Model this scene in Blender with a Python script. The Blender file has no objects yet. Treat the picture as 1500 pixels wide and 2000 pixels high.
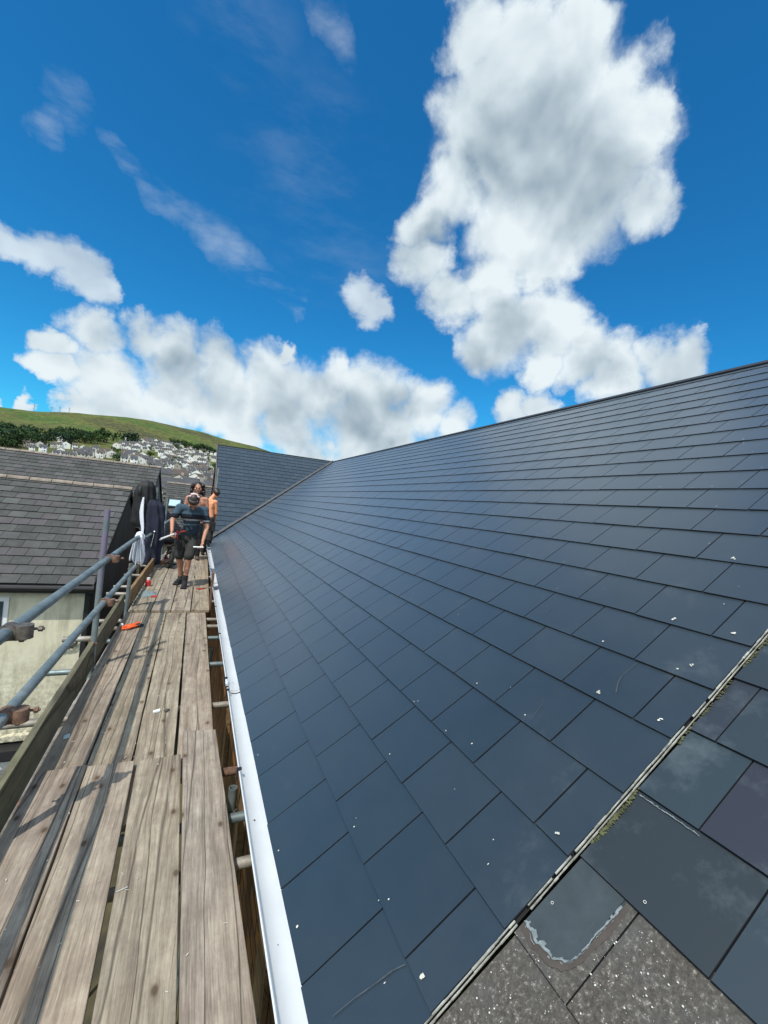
import bpy, bmesh, math, random
import numpy as np
from mathutils import Vector, Matrix, noise
R_ = math.radians
random.seed(7)
S = bpy.context.scene
COL = S.collection

# ------------------------------------------------------------------ camera (world: X right towards the roof, Y along the scaffold, Z up; eye at 0,0,0, boards 1.6 m below)
RIGHT = Vector((0.90880708, -0.40468428, 0.10149051))
DOWN = Vector((0.09226184, -0.04230013, -0.99483589))
FWD = Vector((0.40688751, 0.9134776, -0.00110574))
F0 = 816.56
cam = bpy.data.cameras.new('camera'); cam.sensor_fit = 'VERTICAL'; cam.sensor_height = 36; cam.lens = 36 * F0 / 2000
cam.clip_start = 0.02; cam.clip_end = 20000
co = bpy.data.objects.new('camera', cam); COL.objects.link(co)
m = Matrix.Identity(4)
for i in range(3):
    m[i][0] = RIGHT[i]; m[i][1] = -DOWN[i]; m[i][2] = -FWD[i]
co.matrix_world = m
S.camera = co
def ray(px, py):
    return RIGHT * ((px - 750) / F0) + DOWN * ((py - 1000) / F0) + FWD

# ------------------------------------------------------------------ light
S.view_settings.view_transform = 'Standard'; S.view_settings.look = 'None'
S.view_settings.gamma = 1; S.view_settings.exposure = 0
SUN = Vector((-0.38, -0.45, 1.0)).normalized()
sl = bpy.data.lights.new('sun', 'SUN'); sl.energy = 4.0; sl.angle = R_(0.5); sl.color = (1, 0.955, 0.88)
so = bpy.data.objects.new('sun', sl); COL.objects.link(so)
so.rotation_euler = SUN.to_track_quat('Z', 'Y').to_euler(); so.location = (-20, -20, 40)

W = bpy.data.worlds.new('World'); S.world = W; W.use_nodes = True
W.cycles.sampling_method = 'MANUAL'; W.cycles.sample_map_resolution = 512
nt = W.node_tree; nt.nodes.clear()
def N(t, **k):
    n = nt.nodes.new(t)
    for a, b in k.items(): setattr(n, a, b)
    return n
def L(a, b): nt.links.new(a, b)
def mathn(op, a, b=None, c=None, clamp=False):
    n = N('ShaderNodeMath', operation=op); n.use_clamp = clamp
    for i, v in enumerate((a, b, c)):
        if v is None: continue
        if isinstance(v, (int, float)): n.inputs[i].default_value = v
        else: L(v, n.inputs[i])
    return n.outputs[0]
def mrange(v, a, b, c=0., d=1., smooth=False):
    n = N('ShaderNodeMapRange'); n.interpolation_type = 'SMOOTHSTEP' if smooth else 'LINEAR'
    L(v, n.inputs[0])
    for i, q in enumerate((a, b, c, d)): n.inputs[i + 1].default_value = q
    return n.outputs[0]
sky = N('ShaderNodeTexSky', sky_type='NISHITA'); sky.sun_disc = False
sky.sun_elevation = math.asin(SUN.z); sky.sun_rotation = math.atan2(SUN.x, SUN.y)
sky.air_density = 1.0; sky.dust_density = 0.3; sky.ozone_density = 3.0
tc = N('ShaderNodeTexCoord')
gen = tc.outputs['Generated']
def fbm(vec, scale, detail, rough=0.55, dist=0.0):
    n = N('ShaderNodeTexNoise'); n.inputs['Scale'].default_value = scale; n.inputs['Detail'].default_value = detail
    n.inputs['Roughness'].default_value = rough; n.inputs['Distortion'].default_value = dist
    L(vec, n.inputs['Vector']); return n
# ragged cloud edges: the direction is pushed about by noise
wn = fbm(gen, 6.0, 6, 0.6)
vs = N('ShaderNodeVectorMath', operation='SUBTRACT'); L(wn.outputs['Color'], vs.inputs[0]); vs.inputs[1].default_value = (.5, .5, .5)
vm = N('ShaderNodeVectorMath', operation='SCALE'); L(vs.outputs[0], vm.inputs[0]); vm.inputs['Scale'].default_value = 0.17
va = N('ShaderNodeVectorMath', operation='ADD'); L(gen, va.inputs[0]); L(vm.outputs[0], va.inputs[1])
vn = N('ShaderNodeVectorMath', operation='NORMALIZE'); L(va.outputs[0], vn.inputs[0])
def blobs(lst, vec):
    out = None
    for px, py, r in lst:
        c = ray(px, py).normalized()
        a = c.angle(ray(px + r, py).normalized()); b = c.angle(ray(px, py + r).normalized())
        ang = (a + b) / 2
        d = N('ShaderNodeVectorMath', operation='DOT_PRODUCT'); L(vec, d.inputs[0]); d.inputs[1].default_value = c
        v = mrange(d.outputs['Value'], math.cos(ang * 1.30), math.cos(ang * 0.20))
        out = v if out is None else mathn('MAXIMUM', out, v)
    return out
CUM = [(925,50,70),(1000,110,105),(1125,70,75),(1080,190,150),(960,240,110),(1205,180,86),(1245,255,72),(1010,340,140),(1140,330,150),
       (890,350,85),(835,430,62),(830,520,62),(1010,440,120),(1120,430,110),(1250,380,72),(1085,500,70),(870,590,55),(955,570,75),(980,650,80),
       (1075,640,75),(1150,695,60),(1210,700,52),(1290,715,62),(1190,745,52),(1050,710,45),(1010,805,42),(1065,795,42),
       (120,668,34),(200,650,50),(285,655,48),(118,720,34),(330,695,68),(215,730,70),(420,715,62),(520,760,75),(450,790,70),(345,770,70),
       (655,715,50),(620,770,72),(725,775,72),(820,800,62),(890,820,42),(680,850,70),(560,850,60),(240,800,50),(165,795,34),(770,850,50),(470,850,50),
       (700,890,45),(545,690,22),(75,800,18),(-10,790,22),(600,895,40)]
THIN = [(698,585,42),(728,608,30),(15,455,48),(80,482,48),(150,520,50),(205,545,48),(243,562,24)]
WISP = [(640,20,40),(655,60,36),(665,100,26),(235,285,22),(270,318,26),(310,355,30),(345,390,36),(380,425,42),(415,460,44),(450,490,42),(485,520,38),(515,550,30),(545,578,24),(572,604,18),(140,200,50),(100,260,32),]
HAZY = [(600,330,150),(650,470,110),(700,520,70),(470,60,120)]
f1 = blobs(CUM, vn.outputs[0]); f2 = blobs(THIN, vn.outputs[0]); f3 = mathn('MAXIMUM', blobs(WISP, vn.outputs[0]), mathn('MULTIPLY', blobs(HAZY, gen), 0.28))
nb = fbm(gen, 6.5, 9, 0.62, 0.25)
# streaky noise for the thin clouds
mp = N('ShaderNodeMapping'); L(gen, mp.inputs[0]); mp.inputs['Rotation'].default_value = (0.3, 0.9, 0.2); mp.inputs['Scale'].default_value = (1, 1, 3.2)
ns = fbm(mp.outputs[0], 6.0, 7, 0.62)
d1 = mathn('ADD', f1, mathn('MULTIPLY', mathn('SUBTRACT', nb.outputs['Fac'], 0.5), 1.9))
d1 = mathn('MULTIPLY', mrange(d1, 0.07, 0.84, 0, 1, True), mrange(f1, 0.0, 0.22, 0, 1, True))
d2 = mathn('ADD', f2, mathn('MULTIPLY', mathn('SUBTRACT', ns.outputs['Fac'], 0.5), 1.4))
d2 = mathn('MULTIPLY', mrange(d2, 0.10, 0.95, 0, 0.80, True), mrange(f2, 0.0, 0.22, 0, 1, True))
d3 = mathn('MULTIPLY', f3, mrange(ns.outputs['Fac'], 0.40, 0.74, 0, 0.27, True))
# generic cloud added in the unseen sky behind the camera: reflections and fill light
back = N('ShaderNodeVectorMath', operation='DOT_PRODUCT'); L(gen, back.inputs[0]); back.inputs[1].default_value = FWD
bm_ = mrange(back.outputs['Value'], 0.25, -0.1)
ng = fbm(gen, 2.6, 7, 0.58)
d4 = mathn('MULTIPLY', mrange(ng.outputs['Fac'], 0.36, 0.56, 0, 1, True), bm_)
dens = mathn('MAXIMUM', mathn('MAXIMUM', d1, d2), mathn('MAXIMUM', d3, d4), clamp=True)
# self shading of the cumulus: thick, low parts are grey, sun side crowns are white
vo = N('ShaderNodeVectorMath', operation='ADD'); L(gen, vo.inputs[0]); vo.inputs[1].default_value = (SUN * 0.035)
nb1 = fbm(gen, 6.5, 3.5, 0.5, 0.25); nb2 = fbm(vo.outputs[0], 6.5, 3.5, 0.5, 0.25)
relief = mathn('SUBTRACT', nb1.outputs['Fac'], nb2.outputs['Fac'])
GREY = [(1060,265,110),(1130,340,120),(980,300,80),(1000,640,60),(950,690,50),(430,770,55),(560,800,70),(680,835,75),(760,810,45),(340,730,50),(620,760,45),(860,450,40),(1160,720,50)]
fg = blobs(GREY, vn.outputs[0])
lowf = fbm(gen, 4.0, 4, 0.5)
shade = mathn('ADD', mathn('MULTIPLY', fg, 0.55), mathn('MULTIPLY', mrange(lowf.outputs['Fac'], 0.36, 0.70), 0.42))
shade = mathn('SUBTRACT', shade, mathn('MULTIPLY', relief, 2.2), clamp=True)
cr = N('ShaderNodeValToRGB'); L(shade, cr.inputs[0])
cr.color_ramp.elements[0].color = (0.82, 0.91, 0.95, 1); cr.color_ramp.elements[0].position = 0.0
cr.color_ramp.elements[1].color = (0.32, 0.42, 0.50, 1); cr.color_ramp.elements[1].position = 1.0
e = cr.color_ramp.elements.new(0.45); e.color = (0.60, 0.70, 0.765, 1)
bgs = N('ShaderNodeBackground'); bgc = N('ShaderNodeBackground'); mx = N('ShaderNodeMixShader'); wo = N('ShaderNodeOutputWorld')
tint = N('ShaderNodeMix', data_type='RGBA', blend_type='MULTIPLY'); tint.inputs[0].default_value = 1
hs = N('ShaderNodeHueSaturation'); hs.inputs['Saturation'].default_value = 1.18; L(sky.outputs[0], hs.inputs['Color'])
L(hs.outputs[0], tint.inputs[6]); tint.inputs[7].default_value = (0.20, 0.92, 1.12, 1)
L(tint.outputs[2], bgs.inputs[0]); bgs.inputs[1].default_value = 0.14
L(cr.outputs[0], bgc.inputs[0]); L(mathn('ADD', mathn('MULTIPLY', bm_, 0.9), 1.0), bgc.inputs[1])  # unseen clouds behind the camera boosted to lift the shadows
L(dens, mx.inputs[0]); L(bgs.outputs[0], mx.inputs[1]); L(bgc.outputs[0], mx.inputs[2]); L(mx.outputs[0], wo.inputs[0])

# ------------------------------------------------------------------ materials
class Mat:
    def __init__(s, name, rough=0.7, metal=0.0, spec=0.5):
        s.m = bpy.data.materials.new(name); s.m.use_nodes = True
        s.t = s.m.node_tree; s.b = s.t.nodes['Principled BSDF']
        s.b.inputs['Roughness'].default_value = rough; s.b.inputs['Metallic'].default_value = metal
        s.b.inputs['Specular IOR Level'].default_value = spec if spec <= 1 else 0.5
        if spec > 1: s.b.inputs['IOR'].default_value = spec
        s.tc = s.t.nodes.new('ShaderNodeTexCoord')
    def n(s, t, **k):
        x = s.t.nodes.new(t)
        for a, b in k.items(): setattr(x, a, b)
        return x
    def l(s, a, b): s.t.links.new(a, b)
    def coords(s, scale=(1, 1, 1), src='Object', rnd=False, loc=(0, 0, 0)):
        mp = s.n('ShaderNodeMapping'); s.l(s.tc.outputs[src], mp.inputs[0]); mp.inputs['Scale'].default_value = scale
        mp.inputs['Location'].default_value = loc
        if rnd:
            oi = s.n('ShaderNodeObjectInfo'); c = s.n('ShaderNodeCombineXYZ')
            mu = s.n('ShaderNodeMath', operation='MULTIPLY'); s.l(oi.outputs['Random'], mu.inputs[0]); mu.inputs[1].default_value = 37
            for i in range(3): s.l(mu.outputs[0], c.inputs[i])
            ad = s.n('ShaderNodeVectorMath', operation='ADD'); s.l(mp.outputs[0], ad.inputs[0]); s.l(c.outputs[0], ad.inputs[1])
            return ad.outputs[0]
        return mp.outputs[0]
    def noise(s, vec, scale, detail=5, rough=0.6, dist=0):
        x = s.n('ShaderNodeTexNoise'); s.l(vec, x.inputs['Vector']); x.inputs['Scale'].default_value = scale
        x.inputs['Detail'].default_value = detail; x.inputs['Roughness'].default_value = rough; x.inputs['Distortion'].default_value = dist
        return x.outputs['Fac']
    def ramp(s, fac, stops, mode='LINEAR'):
        r = s.n('ShaderNodeValToRGB'); s.l(fac, r.inputs[0]); el = r.color_ramp.elements; r.color_ramp.interpolation = mode
        while len(el) < len(stops): el.new(0.5)
        for e, (p, c) in zip(el, stops): e.position = p; e.color = (c[0], c[1], c[2], 1) if len(c) == 3 else c
        return r.outputs[0]
    def mix(s, fac, a, b, mode='MIX'):
        x = s.n('ShaderNodeMix', data_type='RGBA', blend_type=mode)
        for i, v in ((0, fac), (6, a), (7, b)):
            if isinstance(v, (int, float)): x.inputs[i].default_value = v
            elif isinstance(v, tuple): x.inputs[i].default_value = (v[0], v[1], v[2], 1)
            else: s.l(v, x.inputs[i])
        return x.outputs[2]
    def math(s, op, a, b=None, clamp=False):
        x = s.n('ShaderNodeMath', operation=op); x.use_clamp = clamp
        for i, v in enumerate((a, b)):
            if v is None: continue
            if isinstance(v, (int, float)): x.inputs[i].default_value = v
            else: s.l(v, x.inputs[i])
        return x.outputs[0]
    def rng(s, v, a, b, c=0, d=1):
        x = s.n('ShaderNodeMapRange'); s.l(v, x.inputs[0])
        for i, q in enumerate((a, b, c, d)): x.inputs[i + 1].default_value = q
        return x.outputs[0]
    def col(s, c):
        if isinstance(c, tuple): s.b.inputs['Base Color'].default_value = (c[0], c[1], c[2], 1)
        else: s.l(c, s.b.inputs['Base Color'])
        return s
    def rough(s, v): s.l(v, s.b.inputs['Roughness']); return s
    def bump(s, h, strength=0.3, dist=0.01):
        x = s.n('ShaderNodeBump'); x.inputs['Strength'].default_value = strength; x.inputs['Distance'].default_value = dist
        s.l(h, x.inputs['Height']); s.l(x.outputs[0], s.b.inputs['Normal']); return s
    def attr(s, name): 
        x = s.n('ShaderNodeAttribute'); x.attribute_name = name; return x

def simple(name, c, rough=0.7, metal=0, var=0.25, sc=8, spec=0.5, rnd=False):
    M_ = Mat(name, rough, metal, spec)
    f = M_.noise(M_.coords(rnd=rnd), sc, 5)
    a = tuple(x * (1 - var) for x in c); b = tuple(min(1, x * (1 + var)) for x in c)
    M_.col(M_.ramp(f, [(0.3, a), (0.7, b)])); M_.bump(f, 0.15, 0.01)
    return M_.m

MATS = {}
def mk_slate(name, base, rough0, spec=0.5, streak=True, coat=0.0):
    M_ = Mat(name, rough0, 0, spec)
    rnd = M_.attr('rnd').outputs['Fac']
    v = M_.coords()
    n1 = M_.noise(v, 1.3, 4, 0.6); n2 = M_.noise(v, 60, 3, 0.6)
    c0 = tuple(x * 0.92 for x in base); c1 = tuple(x * 1.10 for x in base)
    c = M_.mix(rnd, c0, c1)
    c = M_.mix(M_.rng(n1, 0.35, 0.7, 0, 0.45), c, tuple(x * 1.25 for x in base))
    n5 = M_.noise(M_.coords((1, 1, 1), loc=(5, 1, 2)), 7, 7, 0.75); c = M_.mix(M_.rng(n5, 0.35, 0.7, 0, 0.5), c, tuple(x * 1.45 for x in base))
    # pale dust, in soft smears
    n3 = M_.noise(M_.coords((1, 1, 1), loc=(3, 3, 3)), 3.5, 8, 0.72)
    c = M_.mix(M_.rng(n3, 0.60, 0.85, 0, 0.30 if streak else 0.5), c, (0.16, 0.17, 0.165))
    M_.col(c)
    r = M_.math('ADD', M_.rng(n3, 0.3, 0.8, rough0 - 0.03, rough0 + 0.10), M_.math('MULTIPLY', rnd, 0.06))
    M_.rough(r); M_.bump(n2, 0.06, 0.004)
    M_.b.inputs['Coat Weight'].default_value = coat; M_.b.inputs['Coat IOR'].default_value = 1.7; M_.b.inputs['Coat Roughness'].default_value = 0.32
    M_.b.inputs['Sheen Weight'].default_value = coat * .55; M_.b.inputs['Sheen Roughness'].default_value = .45; M_.b.inputs['Sheen Tint'].default_value = (.8, .88, 1, 1)
    return M_.m
MATS['slate'] = mk_slate('new_slate', (0.0100, 0.0175, 0.0205), 0.36, 1.72, coat=0.6)
MATS['slate_side'] = simple('slate_edge', (0.010, 0.012, 0.016), 0.8)
MATS['wing_slate'] = mk_slate('wing_slate', (0.024, 0.036, 0.045), 0.42, 1.6, coat=0.3)
# old slates : some smooth blue grey, some gritty
def mk_old():
    M_ = Mat('old_slate', 0.5, 0, 0.4)
    at = M_.attr('rnd').outputs['Fac']; gr = M_.attr('grit').outputs['Fac']
    v = M_.coords()
    base = M_.ramp(at, [(0, (0.022, 0.030, 0.034)), (0.35, (0.026, 0.036, 0.045)), (0.6, (0.027, 0.030, 0.042)), (1, (0.026, 0.042, 0.052))])
    n1 = M_.noise(v, 6, 8, 0.7); base = M_.mix(M_.rng(n1, 0.52, 0.8, 0, 0.5), base, (0.14, 0.17, 0.18))
    n4 = M_.noise(v, 2.2, 4, 0.6); base = M_.mix(M_.rng(n4, 0.5, 0.75, 0, 0.35), base, (0.027, 0.030, 0.040))
    g = M_.noise(v, 90, 4, 0.8); g2 = M_.noise(v, 9, 5, 0.6)
    grit = M_.ramp(g, [(0.30, (0.036, 0.032, 0.027)), (0.47, (0.066, 0.058, 0.048)), (0.58, (0.10, 0.09, 0.076)), (0.70, (0.36, 0.33, 0.29))])
    grit = M_.mix(M_.rng(g2, 0.4, 0.7, 0, 0.55), grit, (0.085, 0.088, 0.085))
    M_.col(M_.mix(gr, base, grit)); M_.rough(M_.rng(gr, 0, 1, 0.46, 0.92))
    M_.bump(M_.math('MULTIPLY', g, gr), 0.5, 0.006)
    return M_.m
MATS['old'] = mk_old()
def mk_tiles(name, base):
    M_ = Mat(name, 0.9, 0, 0.3)
    rnd = M_.attr('rnd').outputs['Fac']; v = M_.coords()
    c = M_.ramp(rnd, [(0, tuple(x * .72 for x in base)), (0.5, base), (0.8, (base[0] * 1.15, base[1] * 1.0, base[2] * 1.12)), (1, tuple(x * 1.3 for x in base))])
    n1 = M_.noise(v, 5, 7, 0.7); c = M_.mix(M_.rng(n1, 0.45, 0.8, 0, 0.6), c, tuple(x * 1.7 for x in base))
    n2 = M_.noise(v, 1.1, 3); c = M_.mix(M_.rng(n2, 0.45, 0.7, 0, 0.35), c, (base[0] * .7, base[1] * .75, base[2] * .62))
    M_.col(c); M_.bump(M_.noise(v, 70, 3), 0.4, 0.004)
    return M_.m
MATS['tile'] = mk_tiles('concrete_tile', (0.070, 0.071, 0.068))
MATS['tile_side'] = simple('tile_edge', (0.02, 0.02, 0.02), 0.9)
MATS['ridge'] = simple('ridge_tile', (0.22, 0.185, 0.15), 0.9, var=0.35, sc=5)
def mk_wood(name, cols, green=0.25, rough=0.85):
    M_ = Mat(name, rough, 0, 0.25)
    v = M_.coords((1, 1, 1), rnd=True)
    wv = M_.n('ShaderNodeMapping'); M_.l(v, wv.inputs[0]); wv.inputs['Scale'].default_value = (30, 0.9, 30)
    wst = M_.n('ShaderNodeMapping'); M_.l(v, wst.inputs[0]); wst.inputs['Scale'].default_value = (3.0, 0.45, 1)
    warp = M_.noise(wst.outputs[0], 1.3, 3, 0.5)
    addv = M_.n('ShaderNodeVectorMath', operation='ADD'); M_.l(wv.outputs[0], addv.inputs[0])
    cx = M_.n('ShaderNodeCombineXYZ'); M_.l(M_.math('MULTIPLY', warp, 5.0), cx.inputs[0]); M_.l(cx.outputs[0], addv.inputs[1])
    g1 = M_.noise(addv.outputs[0], 1.0, 5, 0.62)
    wv2 = M_.n('ShaderNodeMapping'); M_.l(addv.outputs[0], wv2.inputs[0]); wv2.inputs['Scale'].default_value = (5, 0.9, 5)
    g2 = M_.noise(wv2.outputs[0], 1.0, 4, 0.7)
    big = M_.noise(v, 1.6, 5, 0.65); big2 = M_.noise(M_.coords((1, .5, 1), rnd=True, loc=(9, 4, 1)), 3.4, 6, 0.7)
    c = M_.ramp(g1, [(0.28, cols[0]), (0.46, cols[1]), (0.62, cols[2]), (0.8, cols[1])])
    c = M_.mix(M_.rng(big, 0.35, 0.7, 0, 0.75), c, M_.ramp(g1, [(0.3, cols[3]), (0.7, cols[4])]))
    c = M_.mix(M_.rng(big2, 0.56, 0.75, 0, green), c, (0.15, 0.15, 0.085))
    c = M_.mix(M_.rng(g2, 0.60, 0.74, 0, 0.45), c, tuple(x * 0.35 for x in cols[0]))
    # long drying cracks
    ck = M_.n('ShaderNodeTexVoronoi', feature='DISTANCE_TO_EDGE'); wv3 = M_.n('ShaderNodeMapping'); M_.l(v, wv3.inputs[0]); wv3.inputs['Scale'].default_value = (9, 0.16, 3)
    a3 = M_.n('ShaderNodeVectorMath', operation='ADD'); M_.l(wv3.outputs[0], a3.inputs[0]); cx3 = M_.n('ShaderNodeCombineXYZ'); M_.l(M_.math('MULTIPLY', warp, 1.0), cx3.inputs[0]); M_.l(cx3.outputs[0], a3.inputs[1])
    M_.l(a3.outputs[0], ck.inputs['Vector']); ck.inputs['Scale'].default_value = 1.0
    crack = M_.rng(ck.outputs['Distance'], 0.0, 0.022, 1, 0)
    c = M_.mix(M_.math('MULTIPLY', crack, 0.8), c, (0.018, 0.014, 0.011))
    mo = M_.noise(M_.coords((1, .6, 1), rnd=True, loc=(2, 7, 5)), 9, 8, 0.75)
    c = M_.mix(M_.rng(mo, 0.40, 0.62, 0.55, 0), c, (cols[0][0] * 1.1, cols[0][1] * 1.15, cols[0][2] * 1.2))
    fi = M_.n('ShaderNodeMapping'); M_.l(v, fi.inputs[0]); fi.inputs['Scale'].default_value = (170, 7, 170)
    fb = M_.noise(fi.outputs[0], 1, 3, 0.6); c = M_.mix(M_.rng(fb, 0.52, 0.75, 0, 0.5), c, tuple(x * 0.5 for x in cols[0])); c = M_.mix(M_.rng(fb, 0.46, 0.25, 0, 0.35), c, tuple(min(1, x * 1.25) for x in cols[4]))
    # knots
    kn = M_.n('ShaderNodeTexVoronoi', voronoi_dimensions='2D'); wv4 = M_.n('ShaderNodeMapping'); M_.l(v, wv4.inputs[0]); wv4.inputs['Scale'].default_value = (5.2, 3.1, 1); M_.l(wv4.outputs[0], kn.inputs['Vector'])
    kn.inputs['Scale'].default_value = 1; kd = kn.outputs['Distance']
    kc = M_.n('ShaderNodeSeparateColor'); M_.l(kn.outputs['Color'], kc.inputs[0]); kp = M_.rng(kc.outputs[0], 0.45, 0.5, 0, 1)
    c = M_.mix(M_.math('MULTIPLY', kp, M_.rng(kd, 0.035, 0.075, 0.8, 0)), c, (0.05, 0.03, 0.02)); c = M_.mix(M_.math('MULTIPLY', kp, M_.rng(kd, 0.07, 0.16, 0.3, 0)), c, (0.11, 0.07, 0.045))
    spl = M_.noise(M_.coords((1, .8, 1), rnd=True, loc=(1, 3, 8)), 5.5, 9, 0.78); c = M_.mix(M_.rng(spl, 0.62, 0.72, 0, 0.45), c, (0.42, 0.40, 0.35))
    oi = M_.n('ShaderNodeObjectInfo'); c = M_.mix(M_.rng(oi.outputs['Random'], 0, 1, 0, .38), c, M_.mix(1.0, c, (1.0, 1.03, .80), 'MULTIPLY')); c = M_.mix(M_.rng(M_.math('FRACT', M_.math('MULTIPLY', oi.outputs['Random'], 7.3)), 0, 1, 0.0, .8), c, M_.mix(1.0, c, (1.03, .97, .92), 'MULTIPLY'))
    # dried plaster specks
    sp = M_.noise(v, 42, 3, 0.7); c = M_.mix(M_.rng(sp, 0.71, 0.76, 0, 0.7), c, (0.5, 0.47, 0.42))
    # damp / dirt
    dn = M_.noise(v, 0.9, 6, 0.7); c = M_.mix(M_.rng(dn, 0.5, 0.72, 0, 0.38), c, (0.07, 0.06, 0.05))
    M_.col(c)
    h = M_.math('SUBTRACT', M_.math('ADD', g1, M_.math('MULTIPLY', g2, 0.6)), M_.math('MULTIPLY', crack, 1.5))
    M_.bump(h, 0.55, 0.004)
    return M_.m
WOODC = [(0.14, 0.108, 0.084), (0.30, 0.245, 0.195), (0.42, 0.355, 0.285), (0.21, 0.185, 0.155), (0.44, 0.405, 0.335)]
MATS['board'] = mk_wood('weathered_board', WOODC)
MATS['toeboard'] = mk_wood('mossy_toe_board', [(0.07, 0.065, 0.045), (0.13, 0.12, 0.09), (0.19, 0.17, 0.13), (0.10, 0.10, 0.06), (0.2, 0.19, 0.12)], 0.8)
MATS['toefresh'] = mk_wood('brown_toe_board', [(0.12, 0.07, 0.03), (0.25, 0.155, 0.08), (0.33, 0.22, 0.12), (0.2, 0.12, 0.06), (0.36, 0.26, 0.15)], 0.3)
def mk_steel():
    M_ = Mat('galvanised_tube', 0.5, 0.55, 0.5)
    v = M_.coords((1, 1, 1), rnd=True); n1 = M_.noise(v, 5, 7, 0.7); n2 = M_.noise(v, 30, 4, 0.7)
    c = M_.ramp(n1, [(0.3, (0.13, 0.165, 0.175)), (0.5, (0.20, 0.25, 0.255)), (0.7, (0.32, 0.36, 0.35))])
    c = M_.mix(M_.rng(n2, 0.58, 0.72, 0, 0.8), c, (0.16, 0.11, 0.08)); M_.col(c)
    M_.rough(M_.rng(n2, 0.3, 0.7, 0.42, 0.68)); M_.bump(n2, 0.15, 0.003)
    return M_.m
MATS['steel'] = mk_steel()
def mk_steel2():
    M_ = Mat('worn_pale_tube', 0.6, 0.25, 0.4)
    v = M_.coords((1, 1, 1), rnd=True); n1 = M_.noise(v, 7, 7, 0.7)
    c = M_.ramp(n1, [(0.3, (0.13, 0.11, 0.09)), (0.5, (0.28, 0.25, 0.21)), (0.66, (0.42, 0.40, 0.36)), (0.8, (0.22, 0.12, 0.07))]); M_.col(c)
    M_.bump(n1, 0.2, 0.003)
    return M_.m
MATS['pale'] = mk_steel2()
def mk_purple():
    M_ = Mat('purple_marked_tube', 0.5, 0.4, 0.5)
    v = M_.coords((1, 1, 1)); n1 = M_.noise(v, 4, 5, 0.7); sx = M_.n('ShaderNodeSeparateXYZ'); M_.l(M_.tc.outputs['Object'], sx.inputs[0])
    c = M_.ramp(n1, [(0.3, (0.14, 0.18, 0.19)), (0.7, (0.27, 0.32, 0.32))])
    f = M_.math('MULTIPLY', M_.rng(sx.outputs['Z'], 5.75, 6.15, 0, 0.55), M_.rng(n1, 0.4, 0.6, 0.1, 1.0))
    c = M_.mix(f, c, (0.24, 0.075, 0.27)); M_.col(c); return M_.m
MATS['purple'] = mk_purple()
MATS['rust'] = simple('rusty_coupler', (0.17, 0.10, 0.07), 0.8, 0.3, 0.6, 30)
MATS['coup'] = simple('grey_coupler', (0.15, 0.13, 0.11), 0.6, 0.6, 0.5, 40)
MATS['upvc'] = simple('white_plastic', (0.60, 0.64, 0.67), 0.35, 0, 0.05, 6)
MATS['rubber'] = simple('black_rubber', (0.012, 0.012, 0.013), 0.6)
MATS['lead'] = simple('valley_lead', (0.085, 0.09, 0.095), 0.7, 0.0, 0.3, 6)
MATS['ridgecap'] = simple('dark_ridge', (0.02, 0.024, 0.03), 0.6)
MATS['fascia'] = simple('fascia_board', (0.13, 0.065, 0.04), 0.8, 0, 0.6, 7)
MATS['void'] = simple('underlay', (0.012, 0.012, 0.014), 0.9)
def mk_brick():
    M_ = Mat('brown_brick', 0.9, 0, 0.2)
    mp_ = M_.n('ShaderNodeMapping'); M_.l(M_.tc.outputs['Object'], mp_.inputs[0]); mp_.inputs['Rotation'].default_value = (0, R_(90), 0)
    cb = M_.n('ShaderNodeSeparateXYZ'); M_.l(M_.tc.outputs['Object'], cb.inputs[0]); cc = M_.n('ShaderNodeCombineXYZ')
    M_.l(cb.outputs['Y'], cc.inputs[0]); M_.l(cb.outputs['Z'], cc.inputs[1])
    b = M_.n('ShaderNodeTexBrick'); M_.l(cc.outputs[0], b.inputs['Vector']); b.inputs['Scale'].default_value = 2.2
    b.inputs['Color1'].default_value = (0.30, 0.13, 0.035, 1); b.inputs['Color2'].default_value = (0.13, 0.06, 0.02, 1); b.inputs['Mortar'].default_value = (0.05, 0.04, 0.03, 1)
    b.inputs['Mortar Size'].default_value = 0.03
    n = M_.noise(M_.coords(), 3, 5); c = M_.mix(M_.rng(n, 0.45, 0.7, 0, 0.7), b.outputs[0], (0.055, 0.028, 0.018))
    M_.col(c); M_.bump(b.outputs['Fac'], -0.6, 0.01)
    return M_.m
MATS['brick'] = mk_brick()
def mk_render():
    M_ = Mat('cream_render', 0.9, 0, 0.2)
    v = M_.coords(); n1 = M_.noise(v, 2.2, 7, 0.7); st = M_.noise(M_.coords((1, 1, 0.22)), 3.5, 7, 0.72); n2 = M_.noise(v, 12, 6, 0.75)
    c = M_.ramp(n1, [(0.3, (0.60, 0.56, 0.41)), (0.7, (0.74, 0.70, 0.54))])
    c = M_.mix(M_.rng(st, 0.48, 0.74, 0, 0.7), c, (0.24, 0.22, 0.145))
    sz = M_.n('ShaderNodeSeparateXYZ'); M_.l(M_.tc.outputs['Object'], sz.inputs[0])
    low = M_.rng(sz.outputs['Z'], -3.2, -5.0, 0.0, 1.0)
    c = M_.mix(M_.math('MULTIPLY', M_.math('MULTIPLY', low, M_.rng(n2, 0.42, 0.6)), 0.75), c, (0.12, 0.115, 0.085))
    M_.col(c); M_.bump(n2, 0.3, 0.01); return M_.m
MATS['render'] = mk_render()
MATS['gable'] = simple('dark_gable_cladding', (0.055, 0.062, 0.056), 0.85, 0, 0.3, 2)
MATS['gable2'] = simple('brown_gable_render', (0.16, 0.14, 0.115), 0.9, 0, 0.3, 3)
MATS['white'] = simple('white_paint', (0.75, 0.76, 0.75), 0.5, 0, 0.06)
MATS['glass'] = simple('window_glass', (0.05, 0.07, 0.09), 0.08, 0, 0.2)
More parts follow.
